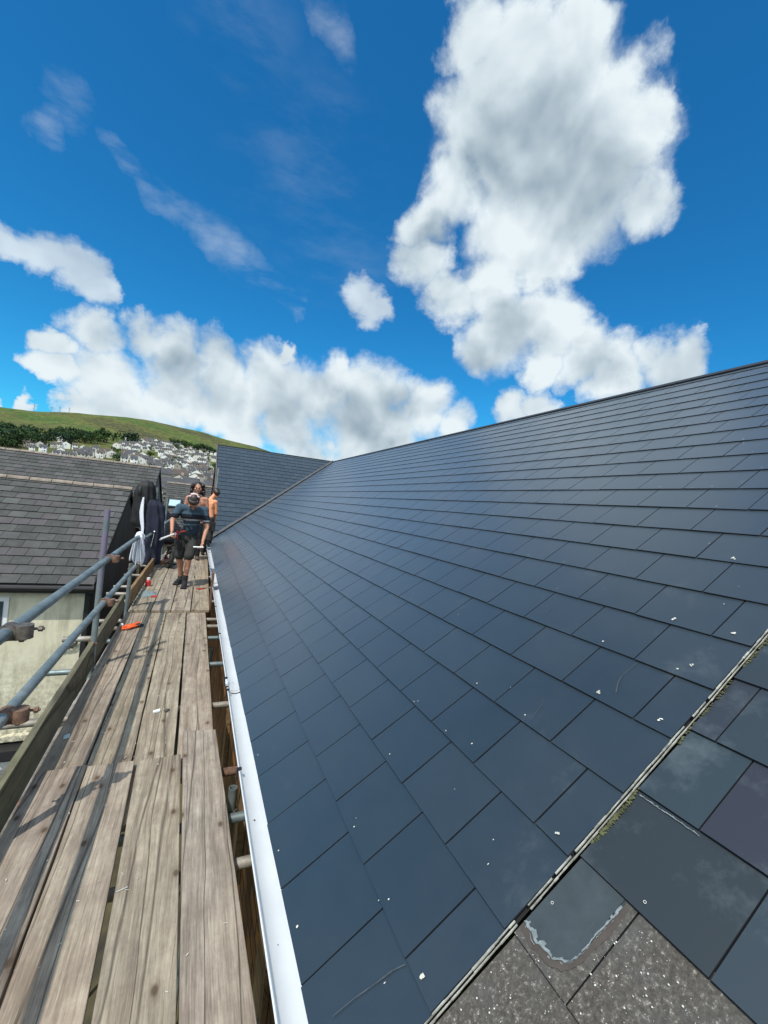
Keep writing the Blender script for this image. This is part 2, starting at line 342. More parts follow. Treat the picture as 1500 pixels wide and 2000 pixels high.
MATS['felt'] = simple('grey_felt', (0.10, 0.115, 0.12), 0.9, 0, 0.3, 3)
MATS['skin'] = simple('skin', (0.42, 0.20, 0.125), 0.55, 0, 0.10, 6)
MATS['skin2'] = simple('tanned_skin', (0.66, 0.27, 0.13), 0.5, 0, 0.10, 6)
MATS['hair'] = simple('dark_hair', (0.018, 0.010, 0.008), 0.5, 0, 0.5, 25)
MATS['black_cloth'] = simple('black_cloth', (0.012, 0.012, 0.014), 0.9, 0, 0.4, 12)
MATS['short_cloth'] = simple('charcoal_work_cloth', (0.022, 0.022, 0.020), 0.85, 0, 0.4, 12)
MATS['navy'] = simple('navy_cloth', (0.010, 0.013, 0.030), 0.85, 0, 0.4, 9)
MATS['towel'] = simple('white_cloth', (0.70, 0.72, 0.78), 0.9, 0, 0.08, 10)
MATS['red'] = simple('red_plastic', (0.45, 0.03, 0.03), 0.45, 0, 0.2)
MATS['orange'] = simple('orange_plastic', (0.75, 0.10, 0.015), 0.5, 0, 0.15)
MATS['pink'] = simple('pink_packet', (0.65, 0.12, 0.14), 0.5, 0, 0.2)
MATS['card'] = simple('brown_card', (0.36, 0.16, 0.07), 0.8, 0, 0.3)
MATS['chrome'] = simple('bright_steel', (0.6, 0.6, 0.58), 0.35, 0.7, 0.2)
MATS['leather'] = simple('brown_leather', (0.09, 0.045, 0.03), 0.7, 0, 0.4)
MATS['chip'] = simple('slate_chip', (0.55, 0.54, 0.48), 0.8)
MATS['moss'] = simple('moss', (0.075, 0.080, 0.036), 1.0, 0, 0.8, 35)
MATS['mortar'] = simple('pale_mortar_edge', (0.30, 0.30, 0.26), 0.9, 0, 0.5, 30)
MATS['tide'] = simple('dried_tide_mark', (0.17, 0.20, 0.205), 0.8, 0, 0.4, 60)
MATS['puddle'] = simple('washed_slate_patch', (0.038, 0.050, 0.055), 0.5, 0, 0.2, 14)
MATS['leaf'] = None
def mk_bag():
    M_ = Mat('clear_plastic', 0.15); M_.col((0.45, 0.6, 0.62)); M_.b.inputs['Transmission Weight'].default_value = 0.55; M_.b.inputs['Alpha'].default_value = 0.75
    n = M_.noise(M_.coords(), 14, 3); M_.bump(n, 0.6, 0.02); return M_.m
MATS['bag'] = mk_bag()
def mk_tshirt():
    M_ = Mat('striped_tshirt', 0.9, 0, 0.2)
    sx = M_.n('ShaderNodeSeparateXYZ'); M_.l(M_.tc.outputs['Object'], sx.inputs[0])
    z = M_.math('ADD', sx.outputs['Z'], M_.math('MULTIPLY', M_.noise(M_.coords(), 5, 2), 0.03))
    c = M_.ramp(M_.rng(z, 1.0, 1.5), [(0, (0.03, 0.05, 0.075)), (0.12, (0.10, 0.15, 0.18)), (0.16, (0.03, 0.05, 0.075)), (0.27, (0.33, 0.32, 0.33)), (0.33, (0.012, 0.014, 0.022)), (0.49, (0.05, 0.085, 0.12)), (0.9, (0.065, 0.11, 0.15))], 'CONSTANT')
    M_.col(M_.mix(M_.rng(M_.noise(M_.coords(), 12, 4), 0.35, 0.7, 0, 0.35), c, (0.03, 0.04, 0.05))); return M_.m
MATS['tshirt'] = mk_tshirt()

# ------------------------------------------------------------------ mesh helpers
def tag(o, label=None, cat=None, group=None, kind=None):
    if label: o['label'] = label
    if cat: o['category'] = cat
    if group: o['group'] = group
    if kind: o['kind'] = kind
    return o
def empty(name, loc=(0, 0, 0), rz=0):
    o = bpy.data.objects.new(name, None); COL.objects.link(o); o.location = loc; o.rotation_euler.z = rz
    o.empty_display_size = 0.1
    return o
class MB:
    def __init__(s): s.v = []; s.f = []; s.m = []; s.at = []; s.at2 = []
    def face(s, pts, mi=0, a=0.5, a2=0.0):
        k = len(s.v); s.v += [tuple(p) for p in pts]; s.f.append(tuple(range(k, k + len(pts)))); s.m.append(mi); s.at.append(a); s.at2.append(a2)
    def idx(s, vs, fs, mi=0, a=0.5, a2=0.0):
        k = len(s.v); s.v += [tuple(p) for p in vs]
        for f in fs: s.f.append(tuple(k + i for i in f)); s.m.append(mi); s.at.append(a); s.at2.append(a2)
    def hexa(s, b, t, mi=0, mside=None, a=0.5, a2=0.0, bottom=True):
        """b,t: four bottom and four top corners, same winding (counter clockwise seen from above)"""
        ms = mi if mside is None else mside
        k = len(s.v); s.v += [tuple(p) for p in b] + [tuple(p) for p in t]
        F = [((4, 5, 6, 7), mi)] + [((i, (i + 1) % 4, 4 + (i + 1) % 4, 4 + i), ms) for i in range(4)]
        if bottom: F.append(((3, 2, 1, 0), ms))
        for f, q in F: s.f.append(tuple(k + i for i in f)); s.m.append(q); s.at.append(a); s.at2.append(a2)
    def box(s, x0, x1, y0, y1, z0, z1, mi=0, a=0.5):
        s.hexa([(x0, y0, z0), (x1, y0, z0), (x1, y1, z0), (x0, y1, z0)], [(x0, y0, z1), (x1, y0, z1), (x1, y1, z1), (x0, y1, z1)], mi, a=a)
    def bar(s, p0, p1, w, h, mi=0, upv=(0, 0, 1)):
        p0 = Vector(p0); p1 = Vector(p1); d = (p1 - p0).normalized(); u = Vector(upv)
        r = d.cross(u)
        if r.length < 1e-3: u = Vector((1, 0, 0)); r = d.cross(u)
        r.normalize(); u = r.cross(d)
        c = [r * (w / 2) * i + u * (h / 2) * j for i, j in ((-1, -1), (1, -1), (1, 1), (-1, 1))]
        k = len(s.v); s.v += [tuple(p0 + q) for q in c] + [tuple(p1 + q) for q in c]
        for f in ((0, 1, 2, 3), (7, 6, 5, 4), (0, 4, 5, 1), (1, 5, 6, 2), (2, 6, 7, 3), (3, 7, 4, 0)): s.f.append(tuple(k + i for i in f)); s.m.append(mi); s.at.append(.5); s.at2.append(0)
    def tube(s, pts, r, seg=14, ri=None, mi=0, cap=True):
        pts = [Vector(p) for p in pts]; n = len(pts)
        rs = r if isinstance(r, (list, tuple)) else [r] * n
        rings = []; up = None
        for i, p in enumerate(pts):
            d = (pts[min(i + 1, n - 1)] - pts[max(i - 1, 0)]).normalized()
            if up is None:
                up = Vector((0, 0, 1)) if abs(d.z) < 0.9 else Vector((1, 0, 0))
            x = d.cross(up).normalized(); up = x.cross(d).normalized()
            rings.append([p + x * math.cos(2 * math.pi * k / seg) * rs[i] + up * math.sin(2 * math.pi * k / seg) * rs[i] for k in range(seg)])
        base = len(s.v)
        for rg in rings: s.v += [tuple(q) for q in rg]
        for i in range(n - 1):
            for k in range(seg):
                a = base + i * seg + k; b = base + i * seg + (k + 1) % seg
                s.f.append((a, b, b + seg, a + seg)); s.m.append(mi); s.at.append(.5); s.at2.append(0)
        if ri is None:
            if cap:
                s.f.append(tuple(base + k for k in range(seg))[::-1]); s.m.append(mi); s.at.append(.5); s.at2.append(0)
                s.f.append(tuple(base + (n - 1) * seg + k for k in range(seg))); s.m.append(mi); s.at.append(.5); s.at2.append(0)
        else:
            for end in (0, n - 1):
                q = pts[end]; dd = (pts[1] - pts[0]) if end == 0 else (pts[-2] - pts[-1]); dd = dd.normalized() * min(0.12, (pts[0] - pts[-1]).length * .4)
                k0 = len(s.v)
                s.v += [tuple(q + (Vector(w) - q) * (ri / rs[end])) for w in rings[end]]
                s.v += [tuple(q + (Vector(w) - q) * (ri / rs[end]) + dd) for w in rings[end]]
                for k in range(seg):
                    kk = (k + 1) % seg; o = base + end * seg
                    s.f.append((o + k, o + kk, k0 + kk, k0 + k)); s.f.append((k0 + k, k0 + kk, k0 + seg + kk, k0 + seg + k))
                    s.m += [mi, mi]; s.at += [.5, .5]; s.at2 += [0, 0]
                s.f.append(tuple(k0 + seg + k for k in range(seg))); s.m.append(mi); s.at.append(.5); s.at2.append(0)
        return s
    def ball(s, c, r, mi=0, sx=1, sy=1, sz=1, seg=12, rings=8, rot=None):
        c = Vector(c); vs = []; fs = []
        for i in range(rings + 1):
            th = math.pi * i / rings
            for k in range(seg):
                ph = 2 * math.pi * k / seg
                q = Vector((math.sin(th) * math.cos(ph) * r * sx, math.sin(th) * math.sin(ph) * r * sy, math.cos(th) * r * sz))
                if rot is not None: q = rot @ q
                vs.append(c + q)
        for i in range(rings):
            for k in range(seg):
                a = i * seg + k; b = i * seg + (k + 1) % seg
                fs.append((a, a + seg, b + seg, b))
        s.idx(vs, fs, mi)
    def build(s, name, mats, parent=None, smooth=False, attrs=False, bev=0, loc=None):
        me = bpy.data.meshes.new(name)
        off = Vector(loc) if loc else Vector((0, 0, 0))
        me.from_pydata([tuple(Vector(v) - off) for v in s.v], [], s.f)
        if not isinstance(mats, (list, tuple)): mats = [mats]
        for q in mats: me.materials.append(MATS[q] if isinstance(q, str) else q)
        me.polygons.foreach_set('material_index', s.m)
        if attrs:
            a = me.attributes.new('rnd', 'FLOAT', 'FACE'); a.data.foreach_set('value', s.at)
            a = me.attributes.new('grit', 'FLOAT', 'FACE'); a.data.foreach_set('value', s.at2)
        if smooth: me.polygons.foreach_set('use_smooth', [True] * len(me.polygons))
        me.update()
        o = bpy.data.objects.new(name, me); COL.objects.link(o)
        o.location = off
        if parent: o.parent = parent
        if bev:
            b = o.modifiers.new('bevel', 'BEVEL'); b.width = bev; b.segments = 2; b.limit_method = 'ANGLE'
        return o
def smooth_by_angle(o, ang=40):
    me = o.data; bm = bmesh.new(); bm.from_mesh(me)
    bmesh.ops.remove_doubles(bm, verts=bm.verts, dist=1e-5)
    for f in bm.faces: f.smooth = True
    for e in bm.edges:
        if len(e.link_faces) == 2 and e.calc_face_angle(0) > R_(ang): e.smooth = False
    bm.to_mesh(me); bm.free()
def tree_copy(o, parent=None):
    c = o.copy(); COL.objects.link(c); c.parent = parent
    for ch in list(o.children): tree_copy(ch, c)
    return c

# ------------------------------------------------------------------ the new slate roof
CP, SP = math.cos(R_(34)), math.sin(R_(34))
CU, CV, CW, G = -3.03854, 0.48132, 4.28681, 0.8
def roof(u, v, h=0.0):
    a = (v * G - CV) * 0.3; n = -CW * 0.3 + h
    return Vector((a * CP - n * SP, (u - CU) * 0.3, a * SP + n * CP))
VR = 22.55
eave = roof(0, -1.12); XE, ZE = eave.x, eave.z
ridge_p = roof(0, VR); XR, ZR = ridge_p.x, ridge_p.z
YV = 12.46                              # valley meets the eave here
GROUND = -6.8
house = empty('slated_building', (XE + 2, 6, GROUND))
tag(house, 'large building newly covered in dark blue slates, with a cross wing behind the men', 'building')
def P(o): # parent while keeping world coordinates
    o.parent = house; o.matrix_parent_inverse = house.matrix_basis.inverted() if False else Matrix.Translation(-house.location); return o

def slate_plane(mb, fn, u0, u1, courses, jit=0.0016, tail=0.0090, head=0.002, th=0.006, rivet=True, gap=0.0055, wide=True):
    """fn(u,v,h) -> point.  courses: list of (v0, v1, offset)"""
    for ci, (v0, v1, off) in enumerate(courses):
        us = [u0]; k = math.floor(u0) - 1
        while True:
            x = k + off; k += 1
            if x <= u0 + 0.34: continue
            if x >= u1 - 0.2: break
            us.append(x)
        us.append(u1)
        for i in range(len(us) - 1):
            a, b = us[i] + gap / 0.6, us[i + 1] - gap / 0.6
            rn = random.random(); dz = random.uniform(-jit, jit) * 0.6; dz2 = random.uniform(-jit, jit); dv = random.uniform(-0.006, 0.006); tw = random.uniform(-.004, .004)
            t0, t1 = tail + dz, tail + dz2
            ve = v1 + 0.08 if ci < len(courses) - 1 else v1
            B = [fn(a, v0 + dv + tw, t0 - th), fn(b, v0 + dv - tw, t1 - th), fn(b, ve, head - th), fn(a, ve, head - th)]
            T = [fn(a, v0 + dv + tw, t0), fn(b, v0 + dv - tw, t1), fn(b, ve, head - 0.0005), fn(a, ve, head - 0.0005)]
            mb.hexa(B, T, 0, 1, a=rn, bottom=False)
            if rivet and b - a > 0.7 and random.random() < 0.45:
                cu = (a + b) / 2 + random.uniform(-.03, .03); cv = v0 + 0.10 + random.uniform(-.02, .02)
                pts = []
                rr = random.uniform(0.0022, 0.0042)
                for q in range(7):
                    an = 2 * math.pi * q / 7
                    pts.append(fn(cu + math.cos(an) * rr / 0.3, cv + math.sin(an) * rr / 0.24, tail + 0.0028))
                mb.face(pts, 2, 0.5)
u_end = (YV + (XR - XE)) / 0.3 + CU + 2
courses = [(-1.12, 0, .5)] + [(v, v + 1, 0.0 if v % 2 == 0 else .5) for v in range(0, 22)] + [(22, VR, 0)]
mb = MB(); slate_plane(mb, roof, -0.42, u_end, courses)
mr = mb.build('roof', ['slate', 'slate_side', 'chip'], attrs=True)
def cut(o, co_, no_, clear_outer=True):
    bm = bmesh.new(); bm.from_mesh(o.data)
    bmesh.ops.bisect_plane(bm, geom=bm.verts[:] + bm.edges[:] + bm.faces[:], plane_co=co_, plane_no=no_, clear_outer=clear_outer)
    bm.to_mesh(o.data); bm.free()
cut(mr, Vector((XE, YV - 0.10, 0)), Vector((-1, 1, 0)).normalized())
P(mr)
# underlay sheets
mb = MB()
pt = lambda x, y, h: roof((y) / .3 + CU, ((x - XE) / CP / .3 + (-1.12 * G)) / G, h)
mb.face([pt(XE, -0.42 * .3 - CU * .3, -.012), pt(XE, YV, -.012), pt(XR, YV + XR - XE, -.012), pt(XR, -0.42 * .3 - CU * .3, -.012)])
P(mb.build('underlay', 'void'))
YO = (-0.42 - CU) * 0.3                 # where the new slates stop
# wing : plane facing the camera
YW = YV + (XR - XE)
XWL = 0.50
def wing(u, v, h=0.0):
    d = (v * G) * 0.3
    n = Vector((0, -SP, CP))
    return Vector((XWL + u * 0.3, YV + d * CP, ZE + d * SP)) + n * h
vw = (YW - YV) / CP / .24
mb = MB(); slate_plane(mb, wing, 0, (XR - XWL) / .3 + 1, [(v, min(v + 1, vw), 0 if v % 2 else .5) for v in range(0, int(vw) + 1)], rivet=False, tail=0.016, th=0.013)
wr = mb.build('wing_roof', ['wing_slate', 'slate_side', 'chip'], attrs=True)
cut(wr, Vector((XE, YV + 0.10, 0)), Vector((1, -1, 0)).normalized())
P(wr)
mb = MB(); mb.face([wing(0, 0, -.012), wing(0, vw, -.012), wing((XR - XWL) / .3, vw, -.012)]); P(mb.build('wing_underlay', 'void'))
# valley strip
mb = MB()
for s0, s1 in [(-0.19, 0), (0, 0.19)]:
    pass
a0 = Vector((XE - .02, YV - .02, ZE + .012)); a1 = Vector((XR, YW, ZR + .012))
wv_ = Vector((1, -1, 0)).normalized() * 0.062
n0 = [a0 + wv_ * 1 + Vector((0, 0, .055)), a0, a0 - wv_ * 1 + Vector((0, 0, .055))]
n1_ = [a1 + wv_ * 1 + Vector((0, 0, .055)), a1, a1 - wv_ * 1 + Vector((0, 0, .055))]
mb.face([n0[0], n1_[0], n1_[1], n0[1]]); mb.face([n0[1], n1_[1], n1_[2], n0[2]])
P(mb.build('valley_gutter', 'lead'))
# ridge capping, main and wing
mb = MB(); mb.bar(roof(-0.42, VR, .012), Vector((XR, YW, ZR + .012)), 0.09, 0.022, upv=(-SP, 0, CP)); P(mb.build('ridge_cap', 'ridgecap'))
mb = MB(); mb.bar((XWL - .02, YW, ZR + .01), (XR, YW, ZR + .01), 0.07, 0.02); P(mb.build('ridge_cap', 'ridgecap'))
# wing verge trim, back slopes and walls
mb = MB(); mb.bar(wing(-.1, -.1, .0), wing(-.1, vw, .0), 0.03, 0.05); P(mb.build('verge_trim', 'lead'))
mb = MB()
xb, zb = 2 * XR - XE, ZE
mb.face([(XR, YO, ZR), (XR, YW + 8, ZR), (xb, YW + 8, zb), (xb, YO, zb)][::-1])
mb.face([(XWL, YW, ZR), (XWL, 2 * YW - YV, ZE), (XR, 2 * YW - YV, ZE), (XR, YW, ZR)][::-1])
P(mb.build('back_roof', 'wing_slate'))
XW = XE + 0.10
mb = MB()
mb.box(XW, XW + 0.3, -3.0, YV + .25, GROUND, ZE - 0.10)
P(mb.build('wall', 'brick'))
mb = MB()
mb.idx([(XWL + .05, YV + .25, GROUND), (XWL + .05, 2 * YW - YV, GROUND), (XWL + .05, 2 * YW - YV, ZE - .03), (XWL + .05, YW, ZR - .03), (XWL + .05, YV + .25, ZE + .08)], [(4, 3, 2, 1, 0)])
P(mb.build('wing_wall', 'brick')); mb = MB(); mb.box(xb - .3, xb - .02, YO, YW + 8, GROUND, zb - .05); P(mb.build('back_wall', 'brick'))
mb = MB(); mb.box(XW - .022, XW - .002, YO - 1.2, YV + .2, ZE - .26, ZE - .045); P(mb.build('fascia', 'fascia', bev=.003))
# loose timber and rubble-brown patches on the wall
for (ya, yb, z0, z1, x) in ((1.1, 1.28, -2.6, -1.62, .05), (1.75, 1.95, -2.7, -1.6, .03), (2.75, 2.86, -2.5, -1.56, .05), (4.1, 4.2, -2.6, -1.56, .04)):
    mb = MB(); mb.box(XW - x, XW - .004, ya, yb, z0, z1); o = mb.build('batten', 'toefresh'); P(o)

# gutter: an open white trough
def gutter_mb(y0, y1, n=2):
    mb = MB(); x0 = 0.302; x1 = 0.425; zt = ZE - .030
    prof = [(x0, zt - .002), (x0 + .004, zt), (x0 + .008, zt - .003), (x0 + .012, zt - .028), (x0 + .03, zt - .048), (x0 + .06, zt - .054), (x0 + .09, zt - .048), (x1 - .01, zt - .02), (x1, zt - .0)]
    prof2 = [(x1 + .003, zt), (x1 - .006, zt - .024), (x0 + .092, zt - .053), (x0 + .06, zt - .059), (x0 + .028, zt - .053), (x0 + .007, zt - .032), (x0 + .001, zt - .008)]
    loop = prof + prof2; k = len(loop); vs = []; fs = []
    for y in np.linspace(y0, y1, n):
        vs += [(x + .0007 * math.sin(y * 2.3), y, z + .0012 * math.sin(y * 1.7)) for x, z in loop]
    for i in range(n - 1):
        for j in range(k):
            a = i * k + j; b = i * k + (j + 1) % k
            fs.append((a, b, b + k, a + k))
    mb.idx(vs, fs); return mb
gut = gutter_mb(-1.0, YV - .05, 40).build('gutter', 'upvc', smooth=True); P(gut)
smooth_by_angle(gut, 50)
def gutter_band(y, w, mat, grow, name):
    mb = MB(); x0 = 0.302; zt = ZE - .030
    prof = [(x0 + .012, zt - .026), (x0 + .03, zt - .0465), (x0 + .06, zt - .0525), (x0 + .088, zt - .047), (x0 + .1, zt - .03)]
    outer = [(x0 - .003, zt + .002), (x0 - .003, zt - .02), (x0 + .004, zt - .036), (x0 + .028, zt - .056)]
    for pr in (prof, outer):
        for i in range(len(pr) - 1):
            (xa, za), (xb_, zb_) = pr[i], pr[i + 1]
            mb.face([(xa, y, za), (xa, y + w, za), (xb_, y + w, zb_), (xb_, y, zb_)])
    mb.box(x0 - .004, x0 + .010, y, y + w, zt, zt + .004)
    o = mb.build(name, mat); o.parent = gut; o.matrix_parent_inverse = Matrix.Identity(4)
    return o
for y in (3.05, 6.95, 10.6): gutter_band(y, .012, 'rubber', 0, 'joint_seal'); gutter_band(y + .05, .075, 'upvc', 0, 'union_sleeve')
for y in (2.1, 3.0, 3.2, 4.25, 5.3, 8.3, 9.4):
    mb = MB(); x0 = 0.302; zt = ZE - .03
    mb.bar((x0 - .006, y, zt + .004), (x0 - .006, y, zt - .05), .022, .006); mb.bar((x0 - .006, y, zt + .005), (x0 + .014, y, zt + .005), .02, .005)
    o = mb.build('bracket', 'rubber'); o.parent = gut
# bits lying in the trough (slate chips)
mb = MB()
for i in range(26):
    y = random.uniform(1.2, 7); x = 0.302 + random.uniform(.03, .08); s_ = random.uniform(.001, .0028); z = ZE - .03 - .0515 + .0015
    a = random.uniform(0, 6.3)
    mb.face([(x + s_ * math.cos(a + q) * (1 + (q > 3) * 1.4), y + 2.2 * s_ * math.sin(a + q), z) for q in (0, 1.5, 3.1, 4.6)])
o = mb.build('debris', 'rubber'); o.parent = gut; o['kind'] = 'stuff'

# ------------------------------------------------------------------ the older neighbouring roof
old = empty('older_slated_house', (XE + 2, -2, GROUND))
tag(old, 'adjoining house whose older worn slates begin beyond the mossy mortar joint', 'building')
def PO(o, l=None):
    o.parent = old; o.matrix_parent_inverse = Matrix.Translation(-old.location); return o
mb = MB(); U1 = -0.458; DEP = -0.009
lines = [-1.12, -0.02, 1.06, 2.11, 3.18, 4.28, 5.36]
while lines[-1] < 21.4: lines.append(lines[-1] + 1.08)
lines.append(VR)
for ci in range(len(lines) - 1):
    v0, v1 = lines[ci], lines[ci + 1]; off = 0.0 if ci % 2 == 0 else .5
    us = [U1]; k = -1
    if ci == 5: us.append(-.70)
    while k > -14: 
        us.append(k + (0 if ci % 2 == (0) else -.5) ); k -= 1
    us = sorted(set(us), reverse=True)
    for i in range(len(us) - 1):
        b, a = us[i] - .007, us[i + 1] + .007
        rn = [0.15, .75, .95, .4, .6, .05, .3][(ci * 3 + i * 2) % 7]; grit = 1.0 if ci <= 2 else 0.0
        if ci == 3: rn = [0.08, .95, .7][i % 3]
        if ci == 4: rn = [0.98, .62, .5][i % 3]
        if ci >= 5: rn = [0.95, .75, .9, .6][(i + ci) % 4]
        dz = random.uniform(-.002, .002)
        B = [roof(a, v0, DEP - .002 + dz), roof(b, v0, DEP - .002), roof(b, v1 + .08, DEP - .010), roof(a, v1 + .08, DEP - .010)]
        T = [roof(a, v0, DEP + .008 + dz), roof(b, v0, DEP + .008), roof(b, v1 + .08, DEP - .0015), roof(a, v1 + .08, DEP - .0015)]
        mb.hexa(B, T, 0, 1, a=rn, a2=grit, bottom=False)
PO(mb.build('roof', ['old', 'slate_side'], attrs=True))
mb = MB(); mb.face([roof(-14, -1.1, DEP - .014), roof(U1, -1.1, DEP - .014), roof(U1, VR, DEP - .014), roof(-14, VR, DEP - .014)]); PO(mb.build('underlay', 'void'))
mb = MB(); mb.face([(XR, -14 * .3 - CU * .3, ZR - .02), (XR, YO, ZR - .02), (xb, YO, zb), (xb, -3.4, zb)][::-1]); mb.box(XW + .05, xb - .05, -3.2, -3.0, GROUND, ZE - .1); PO(mb.build('back_roof', 'old', attrs=True))
# washed patch with a tide mark, on the slate against the joint
def tide_pts(n=40):
    pts = []
    ctrl = [(-.474, 1.212), (-.532, 1.193), (-.633, 1.179), (-.731, 1.192), (-.80, 1.225), (-.855, 1.275), (-.885, 1.379), (-.893, 1.483), (-.890, 1.628), (-.900, 1.765), (-.903, 1.89), (-.905, 2.06)]
    for i in range(len(ctrl) - 1):
        for t in np.linspace(0, 1, 5)[:-1]:
            a, b = ctrl[i], ctrl[i + 1]; pts.append((a[0] + (b[0] - a[0]) * t, a[1] + (b[1] - a[1]) * t))
    return pts
tp = tide_pts(); tp = [(u + .010 * noise.noise((u * 30, v * 30, 1)), v + .03 * noise.noise((u * 30, v * 30, 5))) for u, v in tp]
def oldh(v, ci=2):
    v0, v1 = lines[ci], lines[ci + 1]; t = (v - v0) / (v1 + .08 - v0)
    return DEP + .008 * (1 - t) - .0015 * t + .0028
mb = MB(); c_ = (-.73, 1.95)
for i in range(len(tp) - 1):
    (u0, v0), (u1_, v1_) = tp[i], tp[i + 1]
    n_ = 5
    for k in range(n_):
        f = lambda u, v, t: roof(u, v + (2.105 - v) * t, oldh(v + (2.105 - v) * t))
        mb.face([f(u1_, v1_, k / n_), f(u0, v0, k / n_), f(u0, v0, (k + 1) / n_), f(u1_, v1_, (k + 1) / n_)])
PO(mb.build('washed_patch', 'puddle'))
MATS['silt'] = simple('brown_silt', (0.060, 0.050, 0.043), .9, 0, .25, 25)
mb = MB()
for i in range(len(tp) - 1):
    (u0, v0), (u1_, v1_) = tp[i], tp[i + 1]
    o = []
    for (u, v), k in (((u0, v0), i), ((u1_, v1_), i + 1)):
        du, dv = u - c_[0], (v - 1.75); l_ = math.hypot(du, dv * .8); w = .055 + .02 * noise.noise((k * .35, 2, 2)); uu = max(-.972, min(-.474, u + du / l_ * w)); vv = max(1.085, v + dv / l_ * w); o.append((uu, vv))
    mb.face([roof(u0, v0, oldh(v0) - .0006), roof(u1_, v1_, oldh(v1_) - .0006), roof(*o[1], oldh(o[1][1]) - .0012), roof(*o[0], oldh(o[0][1]) - .0012)])
PO(mb.build('silt_band', 'silt'))
mb = MB()
for rep in range(3):
    for i in range(len(tp) - 1):
        (u0, v0), (u1_, v1_) = tp[i], tp[i + 1]
        if random.random() < 0.22 * rep: continue
        w = random.uniform(.006, .022) * (1.7 if i < 12 else .8) if rep == 0 else random.uniform(.002, .007); o_ = 0 if rep == 0 else random.uniform(-.03, .02)
        du, dv = (c_[0] - u0), (2.05 - v0); l_ = math.hypot(du, dv); du /= l_; dv /= l_
        p = lambda u, v, k: roof(u + du * k, v + dv * k, oldh(v) + .0010 + rep * .0008)
        mb.face([p(u0, v0, o_), p(u1_, v1_, o_), p(u1_, v1_, o_ + w * 1.6), p(u0, v0, o_ + w * 1.6)])
PO(mb.build('tide_mark', 'tide'))
mb = MB(); rg = random.Random(2); u = -.50
while u > -1.02:
    du = rg.uniform(.008, .03); w = rg.uniform(.004, .016); j = rg.uniform(-.004, .004)
    mb.face([roof(u - du, 3.125 + j, oldh(3.125, 3) + .002), roof(u, 3.125 + j, oldh(3.125, 3) + .002), roof(u, 3.125 + j + w, oldh(3.14, 3) + .002), roof(u - du, 3.125 + j + w * .8, oldh(3.14, 3) + .002)]); u -= du
PO(mb.build('scuff_line', 'tide'))
# nail holes and pale grains
mb = MB()
for (u, v) in ((-.535, 1.545), (-1.008, 2.214)):
    for k in range(10):
        a = k * .628; b = a + .628; r0, r1 = .008, .012; hh = oldh(v) + .002 if v < 2.1 else DEP + .011
        mb.face([roof(u + math.cos(q) * r / 1, v + math.sin(q) * r * 1.25, hh) for q, r in ((a, r0), (b, r0), (b, r1), (a, r1))])
for i in range(900):
    u = random.uniform(-2.1, -.5); v = random.uniform(-.8, 2.0)
    if v > 1.12 and u > -.97: continue
    ci = max(j for j in range(3) if lines[j] <= v); r = random.choice([.0006, .0006, .0009, .0009, .0013, .0022]) / .3; a = random.uniform(0, 6)
    mb.face([roof(u + r * math.cos(a + q), v + 1.25 * r * math.sin(a + q) * random.uniform(.5, 1.2), oldh(v, ci) + .001) for q in (0, 1.3, 2.5, 3.8, 5)])
o = PO(mb.build('grit', 'chip')); o['kind'] = 'stuff'
# the joint : a ragged pale double edge, with moss between
mb = MB(); v = -1.1
while v < VR:
    dv = random.uniform(.05, .22)
    for off, wd, hh in ((-.428, .0065, .0085), (-.446, .0050, .002)):
        j = random.uniform(-.0022, .0022); w = wd * random.uniform(.4, 1.25)
        if off < -.45 and ((2.2 < v < 3.1) or (4.0 < v < 5.1)) : continue
        if random.random() < .06: continue
        mb.hexa([roof(off + j - w, v, hh - .004), roof(off + j + w, v, hh - .004), roof(off + j + w, v + dv, hh - .004), roof(off + j - w, v + dv, hh - .004)],
                [roof(off + j - w, v, hh), roof(off + j + w, v, hh), roof(off + j + w * random.uniform(.6, 1), v + dv, hh), roof(off + j - w * random.uniform(.6, 1), v + dv, hh)])
    v += dv
PO(mb.build('mortar_joint', 'mortar'))
mb = MB()
for i in range(420):
    v = random.choice([random.uniform(2.35, 3.15), random.uniform(4.0, 5.3), random.uniform(2.3, 3.2), random.uniform(5.6, 6.6)])
    w = .018 * max(.2, math.sin((v * 2.9) % math.pi))
    u = -.462 - abs(random.gauss(0, w)) * .9
    r = random.uniform(.0018, .0042)
    c0 = roof(u, v, DEP + .006 + random.uniform(0, .002)); mb.ball(c0, r, seg=7, rings=5, sz=.6)
o = PO(mb.build('moss', 'moss')); o['kind'] = 'stuff'
# scattered droppings and chips over the new roof
mb = MB()
def slab_h(v):
    t = v - math.floor(v); return .0090 * (1 - t) + .002 * t + .0028
for i in range(150):
    u = random.uniform(-.3, 40) * random.random() + .0; v = random.uniform(-.9, 20); r = random.uniform(.0012, .0032) / .3; a = random.uniform(0, 6)
    if u < -.35 or (YV - .3) < (u - CU) * .3: continue
    mb.face([roof(u + r * .7 * math.cos(a + q) * random.uniform(.6, 1.3), v + 1.5 * r * math.sin(a + q), slab_h(v)) for q in (0, 1.2, 2.4, 3.6, 5)])
for (u, v) in ((-.23, 2.11), (-.19, .08), (-.07, 5.28), (-.22, 4.16), (.5, 4.12), (.5, 6.12), (-.18, 6.15), (.54, 8.11)):
    for k in range(4):
        uu = u + random.uniform(-.014, .014); vv = v + random.uniform(-.02, .03); r = random.uniform(.0025, .0055) / .3; a = random.uniform(0, 6)
        mb.face([roof(uu + r * math.cos(a + q) * random.uniform(.5, 1.2), vv + 1.25 * r * math.sin(a + q) * random.uniform(.5, 1.2), slab_h(vv) + .001 + .0006 * k) for q in (0, .9, 1.8, 2.7, 3.6, 4.6, 5.4)])
o = mb.build('roof_debris', 'chip'); tag(o, kind='stuff')
